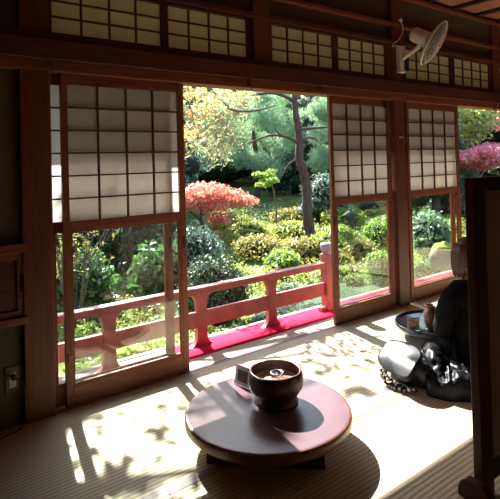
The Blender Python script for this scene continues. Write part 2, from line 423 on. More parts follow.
# ------------------------------------------------------------------ sliding door leaves
def leaf(n, x, y, label, pull_side, W=.93):
    t = thing('door_%d' % n, label, 'sliding door', (x, y, 0), kind='structure')
    H = 2.215; st = .05
    MB().box((0, -.016, .006), (st-.005, .016, H)).build('stile', M['leafwood_z'], t, .003)
    MB().box((W-st, -.016, .006), (W, .016, H)).build('stile', M['leafwood_z'], t, .003)
    MB().box((st-.005, -.015, .006), (W-st, .015, .135)).build('bottom_rail', M['leafwood_x'], t, .003)
    MB().box((st-.005, -.015, 1.165), (W-st, .015, 1.222)).build('middle_rail', M['leafwood_x'], t, .003)
    MB().box((st-.005, -.015, 2.14), (W-st, .015, H)).build('top_rail', M['leafwood_x'], t, .003)
    m = MB(); lattice_bars(m, st-.005, W-st, 1.222, 2.14, 4, 6, -.004, .011, .009)
    m.build('lattice', M['lattice'], t)
    MB().box((st-.005, .007, 1.222), (W-st, .0085, 2.14)).build('paper', M['paper'], t)
    MB().box((st-.005, -.0015, .135), (W-st, .0015, 1.165)).build('glass_pane', M['glass'], t)
    m = MB()
    for (a, b) in (((st-.005, -.012, .135), (st+.012, .012, 1.165)), ((W-st-.017, -.012, .135), (W-st, .012, 1.165)), ((st, -.012, .135), (W-st, .012, .152)), ((st, -.012, 1.148), (W-st, .012, 1.165))): m.box(a, b)
    m.build('glazing_bead', M['leafwood_x'], t, .002)
    px = W-st/2 if pull_side > 0 else st/2
    MB().box((px-.009, -.019, .95), (px+.009, -.0155, 1.04)).build('finger_pull', M['black_plastic'], t, .003)
    if n == 1: MB().box((st/2-.012, -.024, .30), (st/2+.012, -.0155, .35)).build('latch', M['brass'], t, .003)
    return t
leaf(1, -.01, .0, 'near left sliding leaf with paper lattice over a glass pane, in front', 1)
leaf(2, -.105, .05, 'left rear sliding leaf showing past the pillar behind the near one', 1)
leaf(3, 2.532, .0, 'sliding leaf right of the wide opening, ending at the pillar', -1)
leaf(4, 2.60, .05, 'rear sliding leaf behind the one right of the opening', -1)
leaf(5, 3.748, .0, 'sliding leaf just right of the square pillar, in front', -1, 1.055)
leaf(6, 3.70, .05, 'rear sliding leaf behind the one right of the pillar', -1, 1.055)

# metal hooks under the beam
for (x, z, lab) in ((1.51, 2.25, 'small dark metal hook over the middle of the opening'), (2.33, 2.25, 'small dark metal hook near the right leaf of the opening'),
                    (3.37, 2.16, 'dark hook hanging at the top corner beside the square pillar'), (5.55, 2.22, 'dark hook above the far right opening'), (-.09, 2.26, 'tiny pale metal catch at the top of the near pillar')):
    hk = tag(MB().box((-.014, -.006, -.03), (.014, .02, .03)).tube([(0, -.006, -.02), (0, -.02, -.035), (0, -.022, -.055), (0, -.008, -.06)], .005, 8).build('wall_hook', M['steel'] if x < 0 else M['brass'], None, .002, (x, -.095 if z > 2.2 else -.06, z)), lab, 'hook')
    if z < 2.2 : hk.location.y = -.04; hk.scale = (1.3, 1, 1.3)

# ------------------------------------------------------------------ tatami
def mat(x0, x1, y0, y1, label):
    t = thing('tatami_mat', label, 'straw mat', (x0, y0, -.03), group=None)
    Wd = x1-x0; D = y1-y0
    MB().box((.001, .001, 0), (Wd-.001, D-.001, .03)).build('woven_cover', M['tatami'], t)
    for a, b in ((.001, .032), (D-.032, D-.001)):
        MB().box((.001, a, .002), (Wd-.001, b, .0315)).build('cloth_border', M['heri'], t)
def matrow(y0, y1, xs, labs):
    for a, b, l in zip(xs[:-1], xs[1:], labs): mat(a, b, y0, y1, l)
matrow(-1.185, -.01, [X0, -1.35, 1.05, 3.45, 5.85, X1], ['straw mat along the garden wall at the far left below the cupboard', 'straw mat in front of the near left door, dappled with sun', 'bright sunlit straw mat before the wide opening', 'straw mat under the low tray table by the pillar', 'straw mat against the garden wall at the far right end'])
matrow(-2.36, -1.185, [X0, -2.3, .1, 2.5, 4.9, X1], ['second row straw mat at the left wall', 'shaded straw mat in the near left corner', 'straw mat under the round wooden table, with its shadow', 'straw mat beneath the kneeling person', 'second row straw mat at the right wall'])
matrow(-3.535, -2.36, [X0, -1.2, 1.2, 3.6, X1], ['third row straw mat at the left', 'third row straw mat in the middle, by the standing screen', 'third row straw mat behind the screen', 'third row straw mat at the right'])
matrow(-5.59, -3.535, [X0, -.8, 2., 4.8, X1], ['back row straw mat at the left', 'back row straw mat left of centre', 'back row straw mat right of centre', 'back row straw mat at the right'])

# ------------------------------------------------------------------ veranda, carpet, eave
struct(MB().box((X0, .175, -.09), (8.2, .66, -.035)).build('trim_20', M['verandawood']), 'grey wooden veranda boards outside the doors', 'veranda')
struct(MB().box((X0, .60, -.30), (8.2, .655, -.03)).build('trim_21', M['verandawood']), 'weathered edge beam of the veranda', 'beam')
cp = MB()
N = 120; vs = []; fs = []
for i in range(N+1):
    x = 1.06+6.8*i/N
    for y, z in ((.185, -.034), (.187, -.022), (.38, -.021), (.565, -.022), (.57, -.034)):
        vs.append((x, y+.006*math.sin(x*3.1), z+.0025*math.sin(x*7+y*9)))
for i in range(N):
    for k in range(4): fs.append((i*5+k, i*5+k+1, (i+1)*5+k+1, (i+1)*5+k))
cp.add(vs, fs, True)
tag(cp.build('carpet_runner', M['carpet']), 'long crimson red felt runner laid on the veranda', 'carpet')
# eave roof
ev = MB(); ev.box((X0-.3, -.0, 0), (8.5, 1.17, .05), Matrix.Translation((0, .09, 2.92)) @ Matrix.Rotation(-math.atan2(.40, 1.2), 4, 'X'))
struct(ev.build('trim_22', M['rooftile']), 'eave boards sloping down outside above the doors', 'eave')
struct(MB().box((X0-.3, -.1, 3.47), (8.5, .12, 3.55)).box((X0-.3, .09, 2.9), (8.5, .14, 3.55)).build('trim_23', M['rooftile']), 'outer wall band above the eave', 'wall')
struct(MB().box((X0-.3, Y0-.3, 3.48), (8.5, .1, 3.56)).build('trim_24', M['rooftile']), 'roof deck', 'roof')

# ------------------------------------------------------------------ red railing
def bracket(side, z0, z1, flip):
    """quarter-round flare: polygon in (x,z)"""
    pts = [(0, z0), (0, z1)]
    r = .085; n = 8
    for i in range(n+1):
        a = (PI/2)*i/n
        pts.append((side*(r-r*math.cos(a)), (z1 - r*0 - (r*1.2)*(1-math.sin(a))) if flip else z0+(r*1.2)*(1-math.sin(a))))
    return pts
rl = thing('veranda_railing', 'low weathered red wooden railing along the veranda edge', 'railing', (0, .46, -.0215))
RY = 0
xs_posts = [-2.75, -1.95, -1.15, -.35, .47, 1.32, 2.13]
for x in xs_posts:
    # outline: flared top, straight shaft, flared foot
    w0 = .05; tt = .0
    out = []
    ztop = .455; zb = .0
    def flare(sgn):
        p = []
        for i in range(7):
            a = PI/2*i/6; p.append((sgn*(w0+.075*(1-math.sin(a))), zb+.10*(1-math.cos(a))))
        for i in range(7):
            a = PI/2*i/6; p.append((sgn*(w0+.075*(1-math.cos(a))), ztop-.10*(1-math.sin(a))))
        return p
    poly = flare(1) + flare(-1)[::-1]
    m = MB(); m.prism(poly, .05, frame_mtx((x, -.025, 0), (1, 0, 0), (0, 0, 1)) @ Matrix.Translation((0, 0, -.05)))
    m.build('post', M['red_paint'], rl, .004)
MB().box((-3.6, -.045, .455), (2.93, .045, .515)).build('top_rail', M['red_paint'], rl, .008)
MB().box((-3.6, -.018, .16), (2.93, .018, .30)).build('lower_rail', M['red_paint'], rl, .004)
nw = MB().box((2.87, -.05, 0), (2.97, .05, .60)).build('newel_post', M['red_paint'], rl, .006)
MB().lathe([(0, 0), (.045, 0), (.052, .01), (.052, .03), (.062, .035), (.064, .10), (.058, .112), (0, .116)], 20, Matrix.Translation((2.92, 0, .60))).build('cap', M['cap_metal'], nw)
MB().box((2.80, -.03, 0), (3.04, .03, .045)).build('newel_foot', M['red_paint'], nw, .006)

# ------------------------------------------------------------------ round table with bowl
TX, TY, TH, TR = .756, -1.166, .19, .469
tb = thing('round_table', 'low round dark lacquered table standing in the sun', 'table', (TX, TY, .0016))
prof = [(0, TH), (TR-.012, TH), (TR-.003, TH-.004), (TR, TH-.012)]
MB().lathe([(0, TH), (TR*.5, TH), (TR-.022, TH), (TR-.014, TH), (TR-.010, TH-.001), (TR-.010, TH-.006), (TR-.02, TH-.006), (0, TH-.006)], 96).build('tabletop', M['lacquer'], tb)
MB().lathe([(TR-.0115, TH-.0005), (TR-.004, TH-.002), (TR, TH-.010), (TR, TH-.048), (TR-.006, TH-.055), (TR-.02, TH-.055), (TR-.1, TH-.055), (0, TH-.055)], 96).build('rim', M['lacquer_edge'], tb)
br = Matrix.Rotation(math.radians(-44), 4, 'Z')
for s in (-1, 1):
    MB().box((-.31, s*.22-.02, 0), (.31, s*.22+.02, TH-.056), br).build('leg_board', M['tablebase'], tb, .003)
for s in (-1, 1):
    MB().box((s*.27-.015, -.20, .04), (s*.27+.015, .20, TH-.056), br).build('crossbar', M['tablebase'], tb, .003)

bw = thing('wooden_bowl', 'heavy dark brown hibachi bowl in the middle of the round table', 'bowl', (.845, -1.135, TH))
bp = [(0, .03), (.085, .03), (.10, .034), (.135, .06), (.157, .095), (.163, .13), (.158, .165), (.150, .185), (.143, .187), (.138, .182), (.146, .15), (.148, .125), (.135, .115), (0, .115)]
MB().lathe(bp, 56, wob=lambda t, r, z: (.0012*math.sin(3*t+1)+.0008*math.sin(7*t)) if z > .16 else 0).build('body', M['bowlclay'], bw)
MB().lathe([(0, 0), (.125, 0), (.128, .012), (.115, .026), (.102, .032), (.10, .036), (0, .036)], 48).build('foot_ring', M['bowlclay'], bw)
m = MB(); m.lathe([(0, .122), (.06, .121), (.11, .123), (.1385, .132)], 40, wob=lambda t, r, z: .004*math.sin(3*t+r*40)); m.build('ash_bed', M['ash'], bw)
cu = thing('metal_cup', 'small shiny steel cup standing in the ash of the bowl', 'cup', (.84, -1.155, TH+.121))
MB().lathe([(0, .004), (.026, .004), (.028, .008), (.031, .055), (.033, .057), (.036, .055), (.034, .0), (0, 0)], 32).build('cup_body', M['steel'], cu)
MB().tube([(.036*math.cos(a), .036*math.sin(a), .055) for a in [2*PI*k/24 for k in range(25)]], .003, 8, False).build('rim', M['steel'], cu)

# tent card on the table
tc = thing('card_stand', 'clear acrylic tent card with white sheet behind the brown bowl', 'card stand', (.80, -.84, TH), 0)
a = V((-.005, .07, 0)); b = V((.015, -.085, 0)); c = V((.10, -.085, 0)); h = V((.02, 0, .125))
def slab(p, q, r, s, th):
    n = (q-p).cross(s-p).normalized()*th
    return [p, q, r, s, p+n, q+n, r+n, s+n], [(3, 2, 1, 0), (4, 5, 6, 7), (0, 1, 5, 4), (1, 2, 6, 5), (2, 3, 7, 6), (3, 0, 4, 7)]
MB2 = MB(); MB2.add(*slab(a, b, b+h, a+h, .003)); MB2.build('front_pane', M['acrylic'], tc)
MB2 = MB(); MB2.add(*slab(a+V((.085, 0, 0)), c, b+h+V((.004, 0, 0)), a+h+V((.004, 0, 0)), .003)); MB2.build('back_pane', M['acrylic'], tc)
sh = MB(); sh.add(*slab(a+V((.005, -.008, .004)), b+V((.005, .008, .004)), b+h*.95+V((.005, .008, 0)), a+h*.95+V((.005, -.008, 0)), .0008)); s0 = sh.build('paper_sheet', M['white_paper'], tc)
sh = MB(); pa = a+V((.0005, -.02, .02)); 
sh.add(*slab(a*.8+b*.2+h*.2+V((.0035, 0, 0)), a*.2+b*.8+h*.2+V((.0035, 0, 0)), a*.2+b*.8+h*.75+V((.0035, 0, 0)), a*.8+b*.2+h*.75+V((.0035, 0, 0)), .0006)); sh.build('printed_picture', mat_plain('brown_print', (.26, .16, .11), .7, scale=25, var=.5), s0)

# ------------------------------------------------------------------ tray table with jar and card
T2 = (2.98, -.83, .0016); R2 = .37; H2 = .13
t2 = thing('tray_table', 'low round black lacquer tray table beside the kneeling person', 'table', T2)
MB().lathe([(0, H2-.018), (R2*.5, H2-.018), (R2-.018, H2-.018), (R2-.012, H2-.016), (R2-.010, H2), (R2, H2), (R2+.002, H2-.02), (R2-.01, H2-.05), (R2-.05, H2-.055), (0, H2-.055)], 80).build('tray_top', M['black_lacquer'], t2)
for k in range(4):
    a = PI/4+k*PI/2; MB().box((-.03, -.012, 0), (.03, .012, H2-.053), Matrix.Translation((.24*math.cos(a), .24*math.sin(a), 0)) @ Matrix.Rotation(a+PI/2, 4, 'Z')).build('leg', M['black_lacquer'], t2, .003)
jr = thing('ceramic_jar', 'squat brown glazed jar on the black tray table', 'jar', (2.80, -.875, H2-.018))
MB().lathe([(0, 0), (.04, 0), (.045, .006), (.058, .05), (.066, .095), (.062, .13), (.046, .153), (.038, .162), (.040, .172), (.047, .18), (.043, .181), (.035, .17), (.03, .155), (0, .15)], 40).build('body', M['jar'], jr)
jr.scale = (.95, .95, 1.15)
MB().tube([(.044*math.cos(a), .044*math.sin(a), .181) for a in [2*PI*k/24 for k in range(25)]], .004, 8, False).build('lip', M['jar'], jr)
cs = thing('card_stand', 'upright clear stand with white printed menu on the black tray table', 'card stand', (2.66, -.80, H2-.018), math.radians(-35))
MB().box((-.055, -.03, 0), (.055, .03, .006)).build('base_plate', M['acrylic'], cs)
MB().box((-.055, -.004, .006), (.055, -.001, .125)).build('pane', M['acrylic'], cs)
sh = MB().box((-.05, -.0008, .01), (.05, .0006, .12)).build('menu_sheet', M['white_paper'], cs)
m = MB()
for i in range(4):
    for j in range(3):
        if (i+j) % 3 != 2: m.box((-.042+j*.03, -.0018, .028+i*.02), (-.042+j*.03+.024, -.0009, .028+i*.02+.013))
m.build('printed_lines', M['orange_ink'], sh)
MB().box((-.042, -.0018, .106), (.03, -.0009, .112)).build('printed_heading', M['grey_ink'], sh)
tr = thing('lacquer_dish', 'flat black dish with pale edge on the near side of the tray table', 'dish', (2.90, -1.07, H2))
MB().lathe([(0, 0), (.09, 0), (.105, .012), (.103, .015), (.088, .005), (0, .004)], 40).build('dish_body', M['black_lacquer'], tr)

# ------------------------------------------------------------------ standing screen
sc = thing('standing_screen', 'dark framed standing screen with grey paper at the right edge', 'screen', (1.20, -2.14, 0), math.radians(-2))
MB().box((0, -.045, .0), (.10, .0, 1.487)).build('stile', M['screen_frame'], sc, .004)
MB().box((1.325, -.045, .0), (1.40, .0, 1.487)).build('stile', M['screen_frame'], sc, .004)
MB().box((.075, -.045, 1.42), (1.325, .0, 1.487)).build('top_rail', M['screen_frame'], sc, .004)
MB().box((.075, -.045, .06), (1.325, .0, .14)).build('bottom_rail', M['screen_frame'], sc, .004)
MB().box((.075, -.028, .14), (1.325, -.018, 1.42)).build('paper_panel', M['screen_cloth'], sc)
for xx in (.02, 1.32):
    poly = [(-.085, 0), (.075, 0), (.075, .04), (.06, .075), (.04, .09), (-.04, .09), (-.065, .075), (-.085, .04)]
    MB().prism(poly, .05, frame_mtx((xx-.07, -.0225, 0), (0, 1, 0), (0, 0, 1))).build('foot', M['screen_frame'], sc, .004)

# ------------------------------------------------------------------ wall fan
FC = V((3.57, -.50, 2.745)); fn = V((.345, -.745, -.52)).normalized()
fx = fn.cross(V((0, 0, 1))).normalized(); fy = fx.cross(fn)
FM = Matrix(((fx.x, fy.x, fn.x, 0), (fx.y, fy.y, fn.y, 0), (fx.z, fy.z, fn.z, 0), (0, 0, 0, 1)))
fan = thing('wall_fan', 'ivory wall-mounted electric fan high on the square pillar', 'fan', (3.62, -.05, 2.66))
off = FC - V((3.62, -.05, 2.66)); FT = Matrix.Translation(off) @ FM
MB().box((-.075, -.055, -.15), (.03, .0, .14)).build('wall_bracket', M['fan_plastic'], fan, .008)
MB().box((.0, -.075, -.13), (.055, -.01, .03)).build('switch_box', M['black_plastic'], fan, .005)
mc = FT @ V((0, 0, -.16))
MB().tube(smooth_path([(-.02, -.05, .0), (-.02, -.11, .03), (mc.x+.03, mc.y+.05, mc.z-.10), (mc.x, mc.y, mc.z-.06)]), .022, 12).build('arm', M['fan_plastic'], fan)
MB().lathe([(0, -.26), (.05, -.255), (.072, -.235), (.078, -.20), (.078, -.12), (.085, -.08), (.06, -.06), (0, -.06)], 32, FT).build('motor_housing', M['fan_plastic'], fan)
RF = .235
def cage(sign, depth):
    m = MB()
    for r in (.07, .12, .17, .21):
        zz = sign*depth*(1-(r/RF)**2)**.5
        m.tube([FT @ V((r*math.cos(a), r*math.sin(a), zz)) for a in [2*PI*k/40 for k in range(41)]], .0022, 6, False)
    for k in range(36):
        a = 2*PI*k/36
        m.tube([FT @ V((r*math.cos(a+sign*.25*(1-r/RF)), r*math.sin(a+sign*.25*(1-r/RF)), sign*depth*(1-(r/RF)**2)**.5)) for r in (.045, .09, .13, .17, .20, .225)], .0016, 5, False)
    return m
cage(1, .06).build('front_guard', M['fan_plastic'], fan); cage(-1, .05).build('rear_guard', M['fan_plastic'], fan)
MB().tube([FT @ V((RF*math.cos(a), RF*math.sin(a), 0)) for a in [2*PI*k/48 for k in range(49)]], .011, 10, False).build('guard_rim', M['fan_plastic'], fan)
MB().lathe([(0, .062), (.045, .060), (.05, .054), (.045, .048), (0, .048)], 32, FT).build('badge', M['fan_plastic'], fan)
MB().box((-.030, -.009, .0615), (.030, .009, .064), FT).build('badge_mark', M['badge_red'], fan)
MB().lathe([(0, .03), (.04, .028), (.045, .01), (.045, -.03), (0, -.03)], 24, FT).build('hub', M['fan_blade'], fan)
for k in range(4):
    vs = []; fs = []
    for i in range(7):
        r = .04+.16*i/6
        for j in range(7):
            a = k*PI/2+(j/6-.5)*(1.05-.1*i/6)+.2*i/6
            vs.append(FT @ V((r*math.cos(a), r*math.sin(a), .018*(j/6-.5)*2*(.6+.4*i/6))))
    for i in range(6):
        for j in range(6): fs.append((i*7+j, i*7+j+1, (i+1)*7+j+1, (i+1)*7+j))
    m = MB(); m.add(vs, fs, True); o = m.build('blade', M['fan_blade'], fan); o.modifiers.new('solid', 'SOLIDIFY').thickness = .003
hk = thing('ceiling_hook', 'pale knob on the upper rail holding the fan cord', 'hook', (3.60, -.065, 3.085))
MB().lathe([(0, 0), (.012, 0), (.014, .01), (.022, .02), (.02, .035), (0, .04)], 16, Matrix.Rotation(PI/2, 4, 'X')).build('knob', M['fan_plastic'], hk)
fc = thing('fan_cord', 'thin looped cord hanging from the knob to the wall fan', 'cord', (3.60, -.09, 3.085))
MB().tube(smooth_path([(0, 0, -.012), (.02, -.01, -.08), (-.0, -.01, -.16), (-.06, 0, -.23), (-.12, .02, -.27), (-.13, .02, -.30), (-.09, .0, -.285), (-.05, .01, -.30), (-.03, .02, -.29)]), .006, 8).build('cord_loop', M['fan_plastic'], fc)

# ------------------------------------------------------------------ person
def skin_obj(name, verts, edges, mat, parent, sub=2, root=0):
    me = bpy.data.meshes.new(name); me.from_pydata([v[:3] for v in verts], edges, [])
    o = bpy.data.objects.new(name, me); COL.objects.link(o); o.parent = parent
    o.modifiers.new('skin', 'SKIN').use_smooth_shade = True
    for i, v in enumerate(verts):
        r = v[3]; me.skin_vertices[0].data[i].radius = (r if isinstance(r, tuple) else (r, r)); me.skin_vertices[0].data[i].use_root = (i == root)
    s = o.modifiers.new('sub', 'SUBSURF'); s.levels = sub; s.render_levels = sub
    me.materials.append(mat); return o
# local frame: +y is where the person faces, x to the right hand, origin on the floor under the hips
pr = thing('person', 'person in black jacket kneeling on the mat with back to the camera, brown hair', 'person', (2.46, -1.46, 0), math.radians(-20))
bv = [(0, -.02, .24, (.15, .11)), (0, -.01, .36, (.125, .10)), (0, .01, .50, (.14, .10)), (0, .02, .60, (.13, .085)), (0, .02, .675, .055), (0, .03, .74, .048), (0, .045, .80, .075), (0, .05, .875, .088), (0, .045, .93, .07),
      (.16, .02, .63, .052), (.20, .0, .54, .045), (.225, .04, .40, .038), (.17, .20, .36, .030), (.13, .30, .34, .025),
      (-.16, .02, .63, .052), (-.21, .01, .54, .045), (-.225, .03, .38, .038), (-.16, .16, .30, .030), (-.09, .22, .27, .024),
      (.10, .06, .19, .085), (.12, .26, .14, .070), (.12, .40, .095, .058), (.11, .22, .05, .048), (.09, -.02, .04, .035), (.07, -.14, .03, .03),
      (-.10, .06, .19, .085), (-.12, .26, .14, .070), (-.12, .40, .095, .058), (-.11, .22, .05, .048), (-.09, -.02, .04, .035), (-.07, -.14, .03, .03)]
be = [(0, 1), (1, 2), (2, 3), (3, 4), (4, 5), (5, 6), (6, 7), (7, 8), (3, 9), (9, 10), (10, 11), (11, 12), (12, 13), (3, 14), (14, 15), (15, 16), (16, 17), (17, 18),
      (0, 19), (19, 20), (20, 21), (21, 22), (22, 23), (23, 24), (0, 25), (25, 26), (26, 27), (27, 28), (28, 29), (29, 30)]
body = skin_obj('body', bv, be, M['skin'], pr)
# face features and fingers (all attached on the body)
fm = MB()
fm.ball((0, .062, .872), (.074, .088, .105), 24, 16, lambda d: 1+.0*d.x)
fm.tube([(0, .145, .885), (0, .162, .862), (0, .158, .855)], [.008, .013, .009], 10)
for s in (-1, 1): fm.ball((s*.075, .05, .865), (.010, .018, .028), 10, 8)
fm.build('face', M['skin'], pr)
for s in (-1, 1): MB().ball((s*.03, .143, .888), .009, 10, 8).build('eye', M['white_paper'], pr); 
m = MB(); m.ball((0, .152, .825), (.022, .006, .006), 12, 6); m.build('mouth', M['badge_red'], pr)
def hand(base, fwd, side, up_):
    base = V(base); fwd = V(fwd).normalized(); up_ = V(up_).normalized(); sd = fwd.cross(up_)*side
    v = []; e = []
    v.append((*base, .020)); v.append((*(base+fwd*.035), (.030))); v.append((*(base+fwd*.065), .028)); e += [(0, 1), (1, 2)]
    m = skin_obj('hand', [(*x[:3], x[3]) for x in v], e, M['skin'], pr, 2)
    for k, (l, o_) in enumerate(((.058, -.027), (.068, -.009), (.063, .009), (.050, .026))):
        p0 = base+fwd*.055+sd*o_; p1 = p0+fwd*(l*.5)-up_*.006; p2 = p1+fwd*(l*.35)-up_*.02; p3 = p2+fwd*(l*.15)-up_*.018
        skin_obj('finger', [(*p0, .009), (*p1, .0085), (*p2, .008), (*p3, .007)], [(0, 1), (1, 2), (2, 3)], M['skin'], m, 1)
    p0 = base+fwd*.015-sd*.022; p1 = p0+fwd*.025-sd*.024; p2 = p1+fwd*.03-sd*.006-up_*.006
    skin_obj('thumb', [(*p0, .011), (*p1, .010), (*p2, .008)], [(0, 1), (1, 2)], M['skin'], m, 1)
hand((.13, .30, .34), (-.3, 1, -.25), 1, (0, .2, 1))
hand((-.09, .22, .27), (.6, .8, -.3), -1, (0, .3, 1))
# jacket : loose shell over torso and arms
jv = [(0, -.04, .10, (.22, .18)), (0, -.035, .24, (.21, .165)), (0, -.02, .40, (.19, .14)), (0, .0, .54, (.17, .12)), (0, .01, .625, (.13, .09)), (0, .015, .685, (.075, .07)),
      (.16, .01, .615, .075), (.215, -.01, .53, .072), (.245, .03, .41, .066), (.19, .19, .375, .05), (.155, .26, .355, .043),
      (-.16, .01, .615, .08), (-.225, -.01, .53, .08), (-.25, .01, .39, .08), (-.19, .12, .315, .06), (-.13, .185, .285, .045)]
je = [(0, 1), (1, 2), (2, 3), (3, 4), (4, 5), (4, 6), (6, 7), (7, 8), (8, 9), (9, 10), (4, 11), (11, 12), (12, 13), (13, 14), (14, 15)]
jk = skin_obj('jacket', jv, je, M['black_cloth'], pr, 3)
tx = bpy.data.textures.new('folds', 'CLOUDS'); tx.noise_scale = .11
d = jk.modifiers.new('folds', 'DISPLACE'); d.texture = tx; d.strength = .035; d.texture_coords = 'LOCAL'
tv = [(0, -.02, .20, (.17, .13)), (.105, .06, .185, .105), (.125, .26, .145, .088), (.125, .40, .10, .074), (.115, .22, .065, .062), (.095, -.02, .055, .052), (.085, -.10, .05, .045),
      (-.105, .06, .185, .105), (-.125, .26, .145, .088), (-.125, .40, .10, .074), (-.115, .22, .065, .062), (-.095, -.02, .055, .052), (-.085, -.10, .05, .045)]
te = [(0, 1), (1, 2), (2, 3), (3, 4), (4, 5), (5, 6), (0, 7), (7, 8), (8, 9), (9, 10), (10, 11), (11, 12)]
skin_obj('trousers', tv, te, M['black_cloth'], pr)
for s in (-1, 1):
    MB().ball((s*.075, -.17, .035), (.035, .07, .032), 14, 8).build('sock', M['black_cloth'], pr)
# hair: cap plus falling locks to the shoulder
m = MB()
def hairfn(dv): return 1+.03*noise.noise(V((dv.x*6, dv.y*6, dv.z*2)))
m.ball((0, .035, .895), (.093, .102, .105), 28, 16, hairfn)
for k in range(70):
    a = PI + PI*(k+.5)/70 + random.uniform(-.03, .03)
    a2 = a
    r = .088; x = r*math.cos(a)*1.02; y = .03+r*math.sin(a)*1.0
    L_ = random.uniform(.17, .24)
    m.tube([(x*.8, y*.8, .95), (x*1.02, y*1.03-.005, .88), (x*1.08, y*1.1-.012, .80), (x*1.05+random.uniform(-.012, .012), y*1.1-.02, .93-L_), ], [.012, .013, .012, .004], 6)
for s in (-1, 1):
    for k in range(10):
        yy = .03+.07*k/10
        m.tube([(s*.07, yy, .95), (s*.095, yy+.003, .87), (s*.10, yy, .79), (s*(.09+.01*random.random()), yy-.01, .70+.03*random.random())], [.012, .013, .011, .004], 6)
m.build('hair', M['hair'], pr)

# ------------------------------------------------------------------ bag and crumpled coat on the mat
bag = thing('shoulder_bag', 'black leather shoulder bag with shiny rounded flap lying on the mat', 'bag', (0, 0, 0))
far0, far1, ne0, ne1 = V((2.10, -.99, .21)), V((2.04, -1.33, .235)), V((1.925, -.985, .085)), V((1.785, -1.375, .095))
def flap(u, v):   # u across, v down the flap
    a = far0.lerp(far1, u); b = ne0.lerp(ne1, u); p = a.lerp(b, v)
    p.z += .026*math.sin(PI*v) + .012*math.sin(PI*u) + .007*math.sin(2.6*PI*v+2.2*u+.4)
    return p
N1, N2 = 28, 20; vs = []; fs = []
for j in range(N2+1):
    for i in range(N1+1):
        u = i/N1; v = j/N2
        # rounded corners: pull in x where v near ends
        cu_ = abs(2*u-1); cv = abs(2*v-1)
        e = 4.; k = (cu_**e+cv**e)**(1/e); kk = max(cu_, cv)
        sc_ = kk/k if k > 0 else 1
        uu = .5+(u-.5)*sc_; vv = .5+(v-.5)*sc_
        vs.append(flap(uu, vv))
for j in range(N2):
    for i in range(N1): fs.append((j*(N1+1)+i, j*(N1+1)+i+1, (j+1)*(N1+1)+i+1, (j+1)*(N1+1)+i))
m = MB(); m.add(vs, fs, True); fo = m.build('flap', M['black_leather'], bag); sd_ = fo.modifiers.new('solid', 'SOLIDIFY'); sd_.thickness = .012; sd_.offset = -1
# edge piping
edge = []
for k in range(64):
    a = 2*PI*k/64; c_, s_ = math.cos(a), math.sin(a); e = 4.; rr = 1/((abs(c_)**e+abs(s_)**e)**(1/e))
    edge.append(flap(.5+.5*c_*rr, .5+.5*s_*rr)+V((0, 0, -.003)))
MB().tube(edge+[edge[0]], .006, 8, False).build('flap_piping', M['black_leather'], fo)
def crumple(cx, cy, rx, ry, h, rot, seed, fold=.06, n=56, e=2.6):
    """a soft heap: superellipse footprint with folds"""
    m = MB(); vs = []; fs = []
    c, s = math.cos(rot), math.sin(rot)
    for j in range(n//2+1):
        for i in range(n):
            t = 2*PI*i/n; q = j/(n//2); r = math.sin(q*PI/2)**.8
            ex = math.copysign(abs(math.cos(t))**(2/e), math.cos(t)); ey = math.copysign(abs(math.sin(t))**(2/e), math.sin(t))
            z = h*(max(0, 1-q**3.2))**.6
            x = rx*ex*r; y = ry*ey*r
            nz = noise.noise(V((x*9+seed, y*9, z*6))); n2 = noise.noise(V((x*34+seed, y*13+3, z*20)))
            f = 1+fold*2.2*nz*(1-.3*q); z2 = z*(1+fold*4.*nz+fold*3.4*n2) if z > 0 else 0
            vs.append((cx+c*x*f-s*y*f, cy+s*x*f+c*y*f, max(.002, z2)))
    for j in range(n//2):
        for i in range(n): fs.append((j*n+i, j*n+(i+1) % n, (j+1)*n+(i+1) % n, (j+1)*n+i))
    m.add(vs, fs, True); return m
crumple(2.06, -1.22, .105, .17, .17, math.radians(12), 2.3, .03).build('bag_body', M['black_leather'], bag)
st_ = MB()
pts = smooth_path([(1.90, -1.07, .075), (1.855, -1.12, .05), (1.835, -1.20, .035), (1.84, -1.28, .03), (1.87, -1.34, .03)], 8)
for i, p in enumerate(pts):
    for k in range(5):
        a = random.uniform(0, 2*PI); q = p+V((.022*math.cos(a), .012*math.sin(a*2), .018*math.sin(a)))
        st_.cur = 0 if random.random() < .38 else 1
        st_.ball(q, random.uniform(.006, .011), 6, 4)
st_.build('lace_strap', [M['lace_light'], M['black_cloth']], bag)
coat = thing('folded_coat', 'crumpled black shiny coat heaped on the mat between the bag and person', 'coat', (0, 0, 0))
crumple(2.17, -1.535, .26, .17, .15, math.radians(-38), 5.1, .055, 110).build('coat_heap', M['black_shell'], coat)
sl_ = skin_obj('sleeve', [(2.32, -1.22, .12, .07), (2.22, -1.26, .19, .075), (2.12, -1.34, .17, .07), (2.04, -1.45, .09, .06), (2.00, -1.55, .055, .045)], [(0, 1), (1, 2), (2, 3), (3, 4)], M['black_shell'], coat, 3, 0)
d = sl_.modifiers.new('folds', 'DISPLACE'); tx2 = bpy.data.textures.new('folds2', 'CLOUDS'); tx2.noise_scale = .05; d.texture = tx2; d.strength = .03; d.texture_coords = 'LOCAL'
lf = MB(); lf.add([(-.02, 0, .001), (0, -.012, .006), (.022, 0, .002), (0, .013, .007), (0, 0, .001)], [(0, 1, 4), (1, 2, 4), (2, 3, 4), (3, 0, 4)], True)
lf.add([(-.02, 0, .0), (0, -.012, .005), (.022, 0, .001), (0, .013, .006), (0, 0, .0)], [(0, 4, 1), (1, 4, 2), (2, 4, 3), (3, 4, 0)], True)
tag(lf.build('fallen_leaf', L['yellow'], None, 0, (-.005, -1.24, .003)), 'small yellow leaf fallen on the mat seam at the bottom edge', 'leaf')

